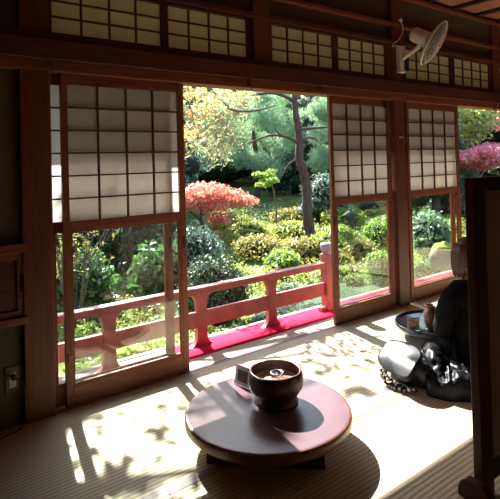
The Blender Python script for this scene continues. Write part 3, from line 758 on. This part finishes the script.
# ================================================================== GARDEN
def gh(x, y):
    d = math.hypot(x+1, y+3.4)
    return -.45+.05*max(0, d-9)+.03*max(0, d-16)
NX, NY = 110, 110; vs = []; fs = []
for j in range(NY+1):
    for i in range(NX+1):
        x = -14+54*(i/NX); y = .70+40*(j/NY)**1.4
        vs.append((x, y, gh(x, y)+.04*noise.noise(V((x*.6, y*.6, 0)))-(.10 if (((x-4.9)/1.5)**2+((y-1.75)/.75)**2) < 1 else 0)))
for j in range(NY):
    for i in range(NX): a = j*(NX+1)+i; fs.append((a, a+1, a+NX+2, a+NX+1))
m = MB(); m.add(vs, fs, True); gr = m.build('ground', M['ground']); struct(gr, 'mossy garden ground rising gently to the back', 'ground')
pw = MB(); pw.add([(4.9+1.75*math.cos(2*PI*k/40)*(1+.12*math.sin(3*2*PI*k/40)), 1.62+.72*math.sin(2*PI*k/40), -.440) for k in range(40)], [tuple(range(40))])
tag(pw.build('pond', M['water']), 'small murky green pond just beyond the veranda railing', 'pond', kind='stuff')

def leafmesh(P, Nn, size, asp=.5, tilt=.6, fold=.25):
    """P points, Nn outward directions -> two-triangle folded leaves"""
    n = len(P); size = size*rng.uniform(.6, 1.35, n)[:, None]
    r = rng.normal(size=(n, 3)); nn = Nn+r*tilt; nn /= np.linalg.norm(nn, axis=1)[:, None]
    t = np.cross(nn, rng.normal(size=(n, 3))); t /= np.linalg.norm(t, axis=1)[:, None]; b = np.cross(nn, t)
    A = P-t*size; B = P+b*size*asp+nn*size*fold*.5; C = P+t*size; D = P-b*size*asp+nn*size*fold*.5
    vs = np.stack([A, B, C, D], 1).reshape(-1, 3)
    fs = np.arange(n*4).reshape(-1, 4)
    return vs, fs
def np_obj(name, vs, fs, mat, parent=None, loc=None):
    me = bpy.data.meshes.new(name); n = len(vs); k = fs.shape[1]
    me.vertices.add(n); me.vertices.foreach_set('co', vs.astype(np.float32).ravel())
    me.loops.add(fs.size); me.loops.foreach_set('vertex_index', fs.astype(np.int32).ravel())
    me.polygons.add(len(fs)); me.polygons.foreach_set('loop_start', np.arange(0, fs.size, k, dtype=np.int32))
    me.update(calc_edges=True); me.materials.append(mat)
    o = bpy.data.objects.new(name, me); COL.objects.link(o)
    if parent: o.parent = parent
    if loc: o.location = loc
    return o
def sphere_dirs(n, upper=False):
    d = rng.normal(size=(n, 3)); d /= np.linalg.norm(d, axis=1)[:, None]
    if upper: d[:, 2] = np.where(d[:, 2] < -.15, -d[:, 2], d[:, 2])
    return d
def lobes_points(lobes, n, shell=.35, upper=False):
    """lobes (cx,cy,cz,rx,ry,rz): points in the outer shell of each"""
    w = np.array([l[3]*l[4]+l[4]*l[5]+l[3]*l[5] for l in lobes]); w = w/w.sum()
    Ps = []; Ns = []
    for l, ww in zip(lobes, w):
        k = max(8, int(n*ww)); d = sphere_dirs(k, upper); r = 1-shell*rng.random(k)**1.6+.09*rng.normal(size=k)
        R = np.array(l[3:6]); c = np.array(l[:3])
        bumps = 1+.16*np.sin(d[:, 0]*7+c[0]*3)*np.sin(d[:, 1]*6+c[1]*5)*np.cos(d[:, 2]*5)
        Ps.append(c+d*R*(r*bumps)[:, None]); nn = d/R; Ns.append(nn/np.linalg.norm(nn, axis=1)[:, None])
    return np.concatenate(Ps), np.concatenate(Ns)
def needles(P, Nn, length, k=7, spread=.8, wid=.035):
    """tufts of pointed needles"""
    n = len(P); P = np.repeat(P, k, 0); N2 = np.repeat(Nn, k, 0)+rng.normal(size=(n*k, 3))*spread
    N2 /= np.linalg.norm(N2, axis=1)[:, None]; L_ = length*rng.uniform(.7, 1.2, n*k)[:, None]
    s = np.cross(N2, rng.normal(size=(n*k, 3))); s /= np.linalg.norm(s, axis=1)[:, None]
    vs = np.stack([P-s*L_*wid, P+s*L_*wid, P+N2*L_], 1).reshape(-1, 3)
    return vs, np.arange(n*k*3).reshape(-1, 3)
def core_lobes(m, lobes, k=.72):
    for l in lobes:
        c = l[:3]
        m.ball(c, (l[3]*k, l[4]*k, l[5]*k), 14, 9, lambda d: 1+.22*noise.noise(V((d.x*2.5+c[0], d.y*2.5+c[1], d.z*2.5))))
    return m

def shrub(x, y, rx, ry, h, kind, label, n=None, size=.03, asp=.45, lobes=4, group=None, name='shrub', cat='shrub', tilt=.6):
    t = thing(name, label, cat, (x, y, gh(x, y)-.03), group=group)
    lb = [(0, 0, h*.42, rx*.9, ry*.9, h*.56)]
    for i in range(lobes):
        a = random.uniform(0, 2*PI); q = random.uniform(.25, .55)
        lb.append((rx*q*math.cos(a), ry*q*math.sin(a), h*random.uniform(.35, .6), rx*.55, ry*.55, h*random.uniform(.32, .42)))
    n = n or int(2.2*(rx*ry+rx*h+ry*h)/(size*size*asp))
    n = min(n, 16000)
    P, Nn = lobes_points(lb, n, .30, False)
    ok = P[:, 2] > .0; P = P[ok]; Nn = Nn[ok]
    v, f = leafmesh(P, Nn, size, asp, tilt)
    np_obj('foliage', v, f, L[kind], t)
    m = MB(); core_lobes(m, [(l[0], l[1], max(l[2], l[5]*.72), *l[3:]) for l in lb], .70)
    m.build('shade_core', M['core'], t)  # solid dark filler that closes the view through the leaves
    return t

SH = [ # x, y, rx, ry, h, kind, label, leaf size
 (2.50, 2.05, .47, .50, .92, 'dark', 'large rounded dark green shrub just behind the middle of the red railing', .022),
 (3.65, 4.5, .62, .5, .95, 'blue', 'bluish grey-green bush left of the opening below the red maple', .045),
 (5.27, 7.09, .2, .2, .34, 'azalea', 'tiny clipped yellow-green ball shrub at the left edge of the opening', .03),
 (4.35, 5.35, .42, .4, .55, 'pale', 'pale green loose bush at the left under the maple', .045),
 (5.35, 4.75, .60, .5, .52, 'olive', 'olive and orange tinted azalea left of centre behind the railing', .035),
 (5.95, 4.15, .50, .42, .50, 'olive', 'russet tinted azalea in the middle distance above the railing', .035),
 (6.35, 6.35, .62, .55, .50, 'azalea', 'yellow-green azalea mound below the red maple tip', .04),
 (7.35, 5.95, .75, .55, .42, 'azalea', 'sunny yellow-green azalea mound left of the pine foot', .04),
 (5.10, 3.75, .42, .36, .42, 'bright', 'fresh green shrub behind the middle railing post', .035),
 (6.45, 3.85, .52, .42, .55, 'azalea', 'golden green azalea in front of the pine trunk', .035),
 (5.90, 3.15, .34, .30, .40, 'olive', 'brownish azalea by the end of the railing', .03),
 (4.47, 2.95, .16, .16, .27, 'dark', 'small dark ball shrub seen above the lower rail', .022),
 (4.75, 2.85, .18, .15, .20, 'azalea', 'low clipped shrub at the pond edge, nearest the ball shrub', .022),
 (5.10, 2.80, .20, .16, .20, 'azalea', 'low clipped shrub at the pond edge beside the newel post', .022),
 (5.50, 2.65, .20, .17, .22, 'azalea', 'low clipped shrub across the pond seen through the second glass', .022),
 (7.75, 3.60, .42, .36, .66, 'bright', 'tall bright green rounded shrub seen through the second glass', .035),
 (5.72, 1.98, .28, .26, .58, 'bright', 'light green shrub by the pond at the right of the second glass', .03),
 (5.32, 2.2, .20, .16, .2, 'azalea', 'low yellow-green clump on the pond bank below the light green shrub', .025),
 (6.70, 3.25, .42, .32, .46, 'olive', 'dull brownish azalea in the middle of the second glass', .03),
 (7.35, 4.55, .5, .4, .50, 'azalea', 'yellow-green azalea right of the pine foot', .035),
 (7.70, 2.30, .50, .40, .98, 'pale', 'pale leafy bush seen through the third glass', .055),
 (6.20, 1.52, .18, .16, .40, 'bright', 'low light green shrub at the left of the third glass', .03),
 (8.9, 3.3, .5, .42, .70, 'dark', 'dark bush behind the pale bush in the third glass', .04),
 (2.35, 3.35, .45, .42, 1.0, 'broad', 'glossy broad-leaved bush seen at the right of the near glass', .06),
 (1.35, 3.5, .50, .45, .95, 'broad', 'glossy broad-leaved bush seen at the left of the near glass', .06),
 (3.0, 5.6, .7, .5, 1.25, 'dark', 'deep green bush behind the glossy bushes of the near glass', .05),
 (1.9, 5.4, .8, .5, 1.5, 'dark', 'tall dark bush at the back left of the near glass', .05),
 (.95, 2.25, .24, .22, .28, 'bright', 'bright leafy clump low behind the railing in the near glass', .05),
 (6.9, 7.9, .65, .55, .50, 'azalea', 'yellow-green mound at the lawn edge behind the maple', .045),
 (8.6, 7.5, .7, .5, .45, 'olive', 'bronze tinted mound at the lawn edge left of the pine', .045),
 (9.3, 6.0, .7, .5, .55, 'azalea', 'green mound at the lawn edge behind the pine', .045),
 (3.05, 1.60, .38, .26, .17, 'juniper', 'spreading blue-green juniper on the ground right below the railing', .03),
 (3.85, 1.35, .42, .24, .15, 'juniper', 'spreading blue-green juniper near the end of the railing', .03),
 (2.15, 1.38, .36, .24, .15, 'juniper', 'spreading juniper on the ground behind the leftmost visible post', .03),
 (4.05, 2.35, .40, .30, .22, 'pale', 'silvery low ground cover on the near pond bank', .03),
 (1.55, 1.55, .28, .22, .16, 'azalea', 'small yellow-green clump beside the mossy stone', .03),
]
for (x, y, rx, ry, h, k, lab, sz) in SH:
    shrub(x, y, rx, ry, h, k, lab, size=sz, lobes=5, asp=.28 if k == 'juniper' else .48, tilt=.9 if k in ('pale', 'blue', 'broad') else .6)

# many similar low mounds that cover the slope: one label, one group
proto = {}
def mound_copy(kind, x, y, sc):
    if kind not in proto:
        t = shrub(x, y, .42, .38, .40, kind, 'low azalea mound, one of the many crowding the slope beyond the railing', size=.035, lobes=5, group='low azalea mounds on the slope', name='azalea_mound')
        proto[kind] = t; t.scale = (sc, sc, sc); return
    src = proto[kind]; t = src.copy(); COL.objects.link(t); t.location = (x, y, gh(x, y)-.03); t.scale = (sc*random.uniform(.9, 1.3), sc, sc*random.uniform(.8, 1.1)); t.rotation_euler = (0, 0, random.uniform(0, 6))
    for ch in src.children:
        c = ch.copy(); COL.objects.link(c); c.parent = t
taken = [(q[0], q[1], max(q[2], q[3])) for q in SH] + [(7.2, 5.1, .25), (8.3, 4.9, .3), (6.6, 5.0, .3), (5.3, 6.9, .3), (5.9, 6., .3), (4.05, 3.3, .2), (6.95, 1.6, .4), (7.1, 6.3, .15)]
cnt = 0; tries = 0
while cnt < 58 and tries < 6000:
    tries += 1
    dd = random.uniform(6.8, 17.5); an = math.radians(random.uniform(25, 84)); x = -1.06+dd*math.cos(an); y = -3.44+dd*math.sin(an)
    if y < 1.4 or ((x-4.9)/1.9)**2+((y-1.62)/.95)**2 < 1: continue
    if 11.2 < dd+0*x < 30 and 48 < math.degrees(an) < 62 and dd > 13.6: continue      # keeps the strip of lawn open
    sc = random.uniform(.6, 1.1)
    if any(math.hypot(x-a, y-b) < c+.36*sc for a, b, c in taken): continue
    taken.append((x, y, .36*sc)); cnt += 1
    mound_copy(random.choice(['azalea', 'olive', 'azalea', 'pale', 'bright', 'dark']), x, y, sc)
# creeping plants between them: nobody could count them
def cover(kind, label, n, size, dens, seed):
    P = []
    r2 = np.random.default_rng(seed)
    while len(P) < n:
        dd = r2.uniform(4.9, 17)**1.0; an = math.radians(r2.uniform(18, 92)); x = -1.06+dd*math.cos(an); y = -3.44+dd*math.sin(an)
        if y < .78 or ((x-4.9)/1.75)**2+((y-1.62)/.85)**2 < 1: continue
        q = noise.noise(V((x*1.3+seed, y*1.3, seed)))
        if q < dens: continue
        P.append((x, y, gh(x, y)+.02+r2.random()*.22*min(1, (q-dens)*3)))
    P = np.array(P); Nn = np.tile(np.array([0, 0, 1.]), (len(P), 1))
    v, f = leafmesh(P, Nn, size, .4, 1.0)
    tag(np_obj('ground_cover', v, f, L[kind]), label, 'plants', kind='stuff')
cover('azalea', 'low yellow-green creeping plants over the garden ground', 26000, .035, -.05, 1)
cover('olive', 'low reddish olive creeping plants over the garden ground', 16000, .035, .05, 5)
cover('pale', 'low pale green creeping plants over the garden ground', 16000, .04, .08, 9)

bs_ = thing('bare_shrub', 'bare twiggy shrub with a few reddish leaves behind the near glass', 'shrub', (1.0, 2.9, gh(1., 2.9)-.05))
m = MB(); tips = []
for k in range(16):
    a = random.uniform(0, 2*PI); L_ = random.uniform(.9, 1.6); q = random.uniform(.15, .5)
    p = [(0, 0, 0), (.1*math.cos(a), .1*math.sin(a), L_*.3), (q*.6*math.cos(a), q*.6*math.sin(a), L_*.65), (q*1.1*math.cos(a+.3), q*1.1*math.sin(a+.3), L_)]
    m.tube(smooth_path(p, 4), [.012]*5+[.008]*4+[.006]*3+[.003], 6)
    for j in range(3):
        b0 = V(p[2]).lerp(V(p[3]), j/3); e_ = b0+V((random.uniform(-.3, .3), random.uniform(-.2, .2), random.uniform(.05, .25)))
        m.tube([b0, b0.lerp(e_, .5)+V((0, 0, .02)), e_], [.005, .004, .002], 5); tips += [b0.lerp(e_, t_) for t_ in (.4, .7, 1)]
m.build('stems', M['greybark'], bs_)
P = np.array([tuple(t_) for t_ in tips for _ in range(3)])+rng.normal(size=(len(tips)*3, 3))*.03
v, f = leafmesh(P, np.tile(np.array([0, 0, 1.]), (len(P), 1)), .028, .45, .9); np_obj('foliage', v, f, L['olive'], bs_)

# stones
def stone(x, y, r, h, lab, moss=True, sd=1.):
    t = thing('garden_stone', lab, 'stone', (x, y, gh(x, y)-.04))
    f = lambda d: 1+.25*noise.noise(V((d.x*1.7+sd, d.y*1.7, d.z*1.7)))
    MB().ball((0, 0, h*.4), (r, r*.8, h*.65), 22, 14, f).build('rock', M['dark_stone'] if r > .28 else M['stone'], t)
    if moss: MB().ball((0, 0, h*.62), (r*.85, r*.68, h*.48), 22, 14, f).build('moss_cap', M['moss'], t)
stone(1.10, 1.50, .22, .20, 'low mossy stone seen through the near glass below the railing', True, 1)
stone(6.6, 5.0, .20, .22, 'pale grey stone at the foot of the pine', False, 4)
stone(6.95, 1.60, .30, .52, 'dark rock capped with yellow moss in the third glass', True, 7)
stone(4.05, 3.3, .16, .12, 'small grey stone behind the ball shrub', False, 9)
stone(2.75, 1.20, .14, .08, 'flat grey stone among the juniper', False, 12)
stone(5.9, 6.0, .26, .2, 'grey stone between azaleas in mid garden', False, 15)
# stone lantern
ln = thing('stone_lantern', 'small grey stone lantern in the shade behind the azaleas', 'lantern', (8.3, 4.9, gh(8.3, 4.9)))
MB().lathe([(0, 0), (.14, 0), (.14, .05), (.07, .08), (.06, .30), (.10, .34), (.10, .36), (0, .36)], 12).build('base', M['dark_stone'], ln)
MB().box((-.08, -.08, .36), (.08, .08, .50)).build('light_chamber', M['dark_stone'], ln, .01)
MB().lathe([(0, .50), (.18, .50), (.19, .52), (.06, .62), (.03, .63), (.035, .67), (0, .70)], 12).build('roof', M['dark_stone'], ln)

# trees ------------------------------------------------------------
def trunk_path(t, path, r, mat, name='trunk', parent=None):
    m = MB(); sp = smooth_path(path, 5); n = len(sp)
    rs = [r[0]+(r[1]-r[0])*i/(n-1) for i in range(n)]
    rs = [q*(1+.08*math.sin(i*1.7)) for i, q in enumerate(rs)]
    m.tube(sp, rs, 12); return m.build(name, mat, parent or t)
def tree(name, label, x, y, lobes, kind, n, size, asp=.45, trunk=None, bark='greybark', branches=(), cat='tree', core=.7, group=None, pine=False, shell=.4, tilt=.7):
    z0 = gh(x, y)-.05
    t = thing(name, label, cat, (x, y, z0), group=group)
    if trunk: tr_ = trunk_path(t, trunk[0], trunk[1], M[bark])
    for b in branches: trunk_path(t, b[0], b[1], M[bark], 'branch')
    P, Nn = lobes_points(lobes, n, shell)
    if pine: v, f = needles(P, Nn*np.array([.5, .5, 1.])+np.array([0, 0, .4]), size, 8, .55, asp)
    else: v, f = leafmesh(P, Nn, size, asp, tilt)
    np_obj('foliage', v, f, L[kind], t)
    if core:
        m = MB(); core_lobes(m, lobes, core); m.build('inner_shade_core', M['core'], t)
    return t
def rl_(c, R, k, r0, r1, flat=.6):
    out = []
    for i in range(k):
        a = random.uniform(0, 2*PI); q = random.random()**.6
        r = random.uniform(r0, r1)
        out.append((c[0]+R[0]*q*math.cos(a), c[1]+R[1]*q*math.sin(a), c[2]+R[2]*random.uniform(-1, 1), r, r, r*flat))
    return out
# the leaning pine trunk
px, py = 7.2, 5.1
tree('pine_tree', 'tall pine with a leaning bare dark trunk in the middle of the opening', px, py,
     [(-.9, .6, 4.6, .8, .8, .3), (.9, .8, 4.8, .9, .9, .35), (0, .3, 5.4, 1., 1., .4), (-1.9, .2, 4.2, .6, .6, .25), (1.6, -.2, 4.1, .6, .6, .25)], 'pine', 1500, .13, .03,
     trunk=([(0.02, 0, -.1), (-.03, 0, .15), (-.13, 0, .67), (-.11, .02, 1.22), (-.18, 0, 1.6), (-.33, 0, 1.97), (-.30, .02, 2.42), (-.36, 0, 2.76), (-.41, 0, 3.06), (-.43, 0, 3.6), (-.38, .1, 4.4), (-.2, .2, 5.2)], (.135, .05)), bark='bark',
     branches=[([(-.33, 0, 2.33), (-.48, -.02, 2.4), (-.8, -.05, 2.49), (-1.14, 0, 2.52), (-1.52, .05, 2.42), (-1.96, .1, 2.26)], (.045, .010)),
               ([(-.8, -.04, 2.49), (-.95, -.05, 2.55), (-1.05, -.05, 2.62), (-1.12, -.1, 2.77)], (.022, .008)),
               ([(-.36, 0, 2.66), (0, -.05, 2.69), (.54, -.05, 2.73), (1.1, 0, 2.78)], (.040, .012)),
               ([(-.32, 0, 2.42), (-.04, 0, 2.48), (.12, -.05, 2.45), (.24, -.05, 2.36)], (.035, .010)),
               ([(-.32, 0, 2.02), (-.45, .02, 1.97), (-.66, .05, 1.84), (-.8, .05, 1.64)], (.026, .008)),
               ([(-.43, 0, 3.3), (-1.0, 0, 3.45), (-1.7, .1, 3.4), (-2.4, .1, 3.55)], (.045, .012))], pine=True, core=.0)
# red maple
mx_, my_ = 5.3, 6.9
tree('maple_tree', 'low spreading red maple at the left of the opening', mx_, my_,
     [(-.5, 0, 1.10, .62, .5, .26), (.1, -.1, 1.26, .62, .5, .22), (.65, -.2, 1.10, .55, .45, .20), (-.9, 0, 1.0, .5, .4, .22), (1.05, -.35, .98, .38, .35, .13), (.25, -.3, .92, .42, .35, .16), (.3, -.3, .62, .3, .25, .15)], 'red', 9000, .04, .5,
     trunk=([(0, 0, -.05), (.05, 0, .4), (.0, 0, .7), (.1, -.05, 1.0)], (.05, .03)), branches=[([(0, 0, .6), (-.4, 0, .9), (-.8, 0, 1.0)], (.03, .012)), ([(.02, 0, .7), (.5, -.15, .95), (1.0, -.3, 1.0)], (.03, .01))], core=0, shell=.8, tilt=.5)
# pink maple right
tree('maple_tree', 'crimson pink maple seen through the far right opening', 12.3, 3.9,
     rl_((0, -.2, 1.75), (1.5, .8, .28), 14, .35, .6, .38), 'pink', 14000, .05, .5, trunk=([(0, 0, -.05), (.1, 0, .8), (0, 0, 1.6)], (.08, .05)),
     branches=[([(0, 0, 1.1), (.7, -.1, 1.6), (1.2, -.2, 1.8)], (.04, .015)), ([(0, 0, 1.2), (-.7, -.1, 1.7), (-1.2, -.2, 1.8)], (.04, .015))], core=0, shell=.8, tilt=.5)
tree('autumn_tree', 'yellow-green autumn tree above the pink maple at the far right', 13.2, 4.9,
     rl_((0, 0, 3.0), (1.3, 1.0, .7), 14, .45, .75, .7), 'yellowgreen', 12000, .07, .5, trunk=([(0, 0, -.05), (.1, 0, 1.2), (0, 0, 2.8)], (.1, .06)), core=0, shell=.8)
tree('maple_tree', 'pinkish red tree at the top of the far right opening', 17.2, 4.8,
     rl_((0, 0, 3.4), (1.5, 1.4, .8), 10, .5, .9, .7), 'pink', 9000, .08, .5, trunk=([(0, 0, -.05), (.1, 0, 1.2), (0, 0, 2.8)], (.1, .06)), core=0, shell=.8)
# yellow leaved cherry that reaches over the garden near the house
cx_, cy_ = -.6, 5.6
tree('cherry_tree', 'cherry tree with yellow autumn leaves hanging into the top left of the opening', cx_, cy_,
     [(x_, y_, z_, .30, .32, .20) for x_, y_, z_ in [(3.14, -3.0, 3.03), (3.3, -3.12, 2.98), (3.52, -3.29, 3.04), (3.8, -3.3, 3.05), (3.14, -2.99, 2.78), (3.3, -3.11, 2.74), (3.45, -3.1, 2.86), (3.1, -2.9, 2.52), (3.2, -2.8, 2.5), (3.0, -2.7, 2.3),
      (2.6, -2.6, 3.3), (2.2, -2.2, 3.6), (2.9, -2.4, 3.5), (1.6, -1.6, 3.9), (2.0, -1.9, 4.0), (1.2, -1.0, 4.2), (.6, -.2, 4.3), (0, 0, 4.4), (.9, .3, 4.6)]], 'yellow', 1500, .038, .42,
     trunk=([(0, 0, -.1), (.1, -.05, 1.0), (.3, -.2, 2.0), (.8, -.6, 3.1), (1.5, -1.2, 3.8)], (.14, .09)),
     branches=[([(1.2, -1., 3.5), (2.2, -1.7, 3.5), (3.1, -2.2, 3.3), (3.74, -2.45, 3.25), (3.94, -2.6, 3.01), (4.03, -2.67, 2.92), (4.16, -2.76, 2.87), (4.38, -2.93, 2.88), (4.6, -3.1, 2.95)], (.05, .010)), ([(2.2, -1.7, 3.5), (2.7, -2.4, 3.3), (3.1, -2.9, 3.0), (3.2, -3., 2.6)], (.03, .006))], core=0, shell=1.)
tree('autumn_tree', 'olive gold leaved tree hanging behind the yellow cherry, left of the pale pine', 4.6, 6.4,
     [(x_-.7, y_-.6, z_+dz, .34, .34, .24) for x_, y_, z_ in [(0.2, -1.2, 2.95), (.45, -1.3, 2.85), (.7, -1.4, 2.9), (.3, -1.2, 2.6), (.55, -1.3, 2.6), (.4, -1.3, 2.3), (.2, -1.1, 2.35), (.6, -1.4, 2.4), (.4, -1.2, 2.1), (-.1, -1., 2.9), (0, -1., 2.5), (-.3, -.8, 3.), (.9, -1.4, 3.1)] for dz in (0, )] + [(-.6, -1., 3.5, .6, .6, .4), (0, -.9, 3.7, .7, .6, .4)], 'gold', 4200, .036, .42,
     trunk=([(-1.2, .6, -.1), (-1.1, .5, 1.2), (-1.0, .3, 2.2), (-.6, -.2, 3.0), (-.3, -.9, 3.6)], (.09, .04)), core=0, shell=1.)
# overhanging branches that dapple the sunlight on the mats
tree('plum_tree', 'airy tree beyond the railing left, its crown above the eave', -.9, 3.6,
     rl_((.6, .3, 4.7), (1.6, .9, .8), 20, .25, .5, .6)+rl_((3.6, .5, 4.9), (1.0, .5, .4), 7, .2, .4, .6), 'broad', 1500, .07, .45,
     trunk=([(0, 0, -.1), (.05, 0, 1.2), (.2, .1, 2.6), (.5, .2, 4.2), (.9, .3, 5.)], (.10, .05)), branches=[([(.2, .1, 2.8), (1.0, .2, 3.9), (1.7, .3, 4.5), (2.8, .4, 4.9), (4.2, .5, 5.0)], (.05, .012)), ([(.2, .1, 3), (-.6, .2, 4), (-1.2, .3, 4.6)], (.05, .015))], core=0, shell=1.)
# pale cloud pine behind
for k, (x, y, lobes, lab) in enumerate([
    (8.9, 9.3, [(-1.2, 0, 2.25, .9, .8, .42), (.1, -.3, 1.85, 1., .8, .40), (-.2, 0, 3.0, 1.1, .9, .5), (1.0, 0, 2.6, .9, .8, .45), (-.9, 0, 3.7, 1., .9, .5), (.8, 0, 3.6, 1., .9, .5), (.2, 0, 4.4, 1.1, .9, .55), (-1.7, 0, 3.1, .7, .6, .35)], 'pale green cloud-shaped pine in the centre of the opening, left of the trunk'),
    (11.0, 7.4, [(-.3, 0, 2.7, 1.1, .9, .45), (.8, 0, 2.1, 1., .8, .42), (0, 0, 3.5, 1.1, .9, .5), (1.3, 0, 3.2, 1., .9, .5), (.5, 0, 4.3, 1.1, .9, .55), (-.7, 0, 1.9, .7, .6, .3)], 'pale green cloud-shaped pine right behind the leaning trunk')]):
    kk = 1.25; x = -1.06+kk*(x+1.06); y = -3.44+kk*(y+3.44); z0 = gh(x, y)-.05
    lobes = [(l[0]*kk, l[1]*kk, 1.59+kk*(l[2]-.35-1.59)-z0, l[3]*kk, l[4]*kk, l[5]*kk) for l in lobes]
    sub = []
    for l in lobes:
        for q in range(9):
            a = random.uniform(0, 2*PI); rr = random.uniform(.3, 1.)
            sub.append((l[0]+l[3]*rr*math.cos(a), l[1]+l[4]*rr*math.sin(a), l[2]+l[5]*random.uniform(-.7, .9), .42, .42, .27))
    lobes = sub
    tree('pine_tree', lab, x, y, lobes, 'pine', 9000, .19, .04, trunk=([(0, 0, -.1), (.1, 0, 1.2), (-.1, 0, 2.6), (.1, 0, 4.2)], (.12, .05)), bark='bark', pine=True, core=0, shell=.7)
# bright spray of leaves left of the trunk
tree('young_maple_tree', 'young tree with bright yellow-green sprays just left of the pine trunk', 7.1, 6.3, rl_((-.1, 0, 1.5), (.42, .3, .22), 9, .10, .18, .45), 'bright', 1100, .045, .5, trunk=([(0, 0, -.1), (.05, 0, .7), (-.1, 0, 1.5)], (.03, .015)), core=0, shell=.9)
# dark backdrop trees
BT = [ # x, y, height, r, kind, label
 (4.2, 10.6, 4.6, 1.7, 'blue', 'bluish evergreen tree at the left behind the red maple'),
 (6.6, 12.4, 4.2, 1.9, 'blue', 'bluish evergreen tree behind the cloud pine'),
 (1.6, 9.2, 4.8, 1.8, 'dark', 'dark evergreen tree behind the near glass, right side'),
 (-.8, 7.8, 4.6, 1.8, 'dark', 'dark evergreen tree behind the near glass, left side'),
 (11, 17, 4.4, 2.4, 'dark', 'tall dark evergreen at the back of the lawn, centre left'),
 (14.6, 15.6, 4.6, 2.4, 'dark', 'tall dark evergreen at the back of the lawn, centre'),
 (17.0, 11.4, 4.8, 2.2, 'dark', 'dark evergreen behind the leaning trunk, right side'),
 (15.6, 7.6, 3.4, 1.6, 'blue', 'bluish evergreen behind the third leaf'),
 (11.4, 4.6, 3.4, 1.0, 'dark', 'dark evergreen bush tree seen in the second and third glass'),
 (14.6, 3.6, 1.9, 1.1, 'dark', 'dark low evergreen under the pink maple'),
 (18.5, 7.6, 4.6, 2.0, 'dark', 'dark evergreen behind the yellow tree at the far right'),
 (19.5, 3.8, 5.2, 2.2, 'blue', 'bluish evergreen at the rightmost back'),
 (21., 8.5, 7., 3.0, 'dark', 'broad dark tree at the far back right'),
 (21.5, 17.5, 6.4, 3.2, 'dark', 'broad dark tree at the far back, right of centre'),
 (16, 21.5, 6.6, 3.2, 'dark', 'broad dark tree at the far back, centre'),
 (8.5, 20., 6, 3.2, 'dark', 'broad dark tree at the far back, left of centre'),
 (3.0, 15.2, 6., 3.0, 'dark', 'broad dark tree at the far back left'),
 (-1.6, 12.0, 7., 3.0, 'dark', 'broad dark tree at the far left'),
 (17.5, 1.5, 5., 1.9, 'dark', 'dark tree at the right near the veranda end'),
 (12.6, 12.0, 1.8, 1.0, 'dark', 'shaded low tree between the two pale pines'),
 (9.4, 6.9, 1.3, .7, 'blue', 'bluish low tree just behind the leaning trunk'),
]
for (x, y, h, r, k, lab) in BT:
    lb = []
    nl = 16 if r > 1.5 else 9
    for i in range(nl):
        q = (i+.5)/nl; a = i*2.4; zz = h*(.10+.80*q); rr = r*(.62-.35*q)
        lb.append((rr*math.cos(a), rr*math.sin(a), zz, r*.58, r*.58, max(.3, h*.13)))
    tree('evergreen_tree', lab, x, y, lb, k, 9000 if r > 1.2 else 5000, .085 if r > 1.2 else .06, .45, trunk=([(0, 0, -.1), (.1, 0, h*.4), (0, 0, h*.8)], (.15, .06)), core=.8, shell=.28, tilt=.8)
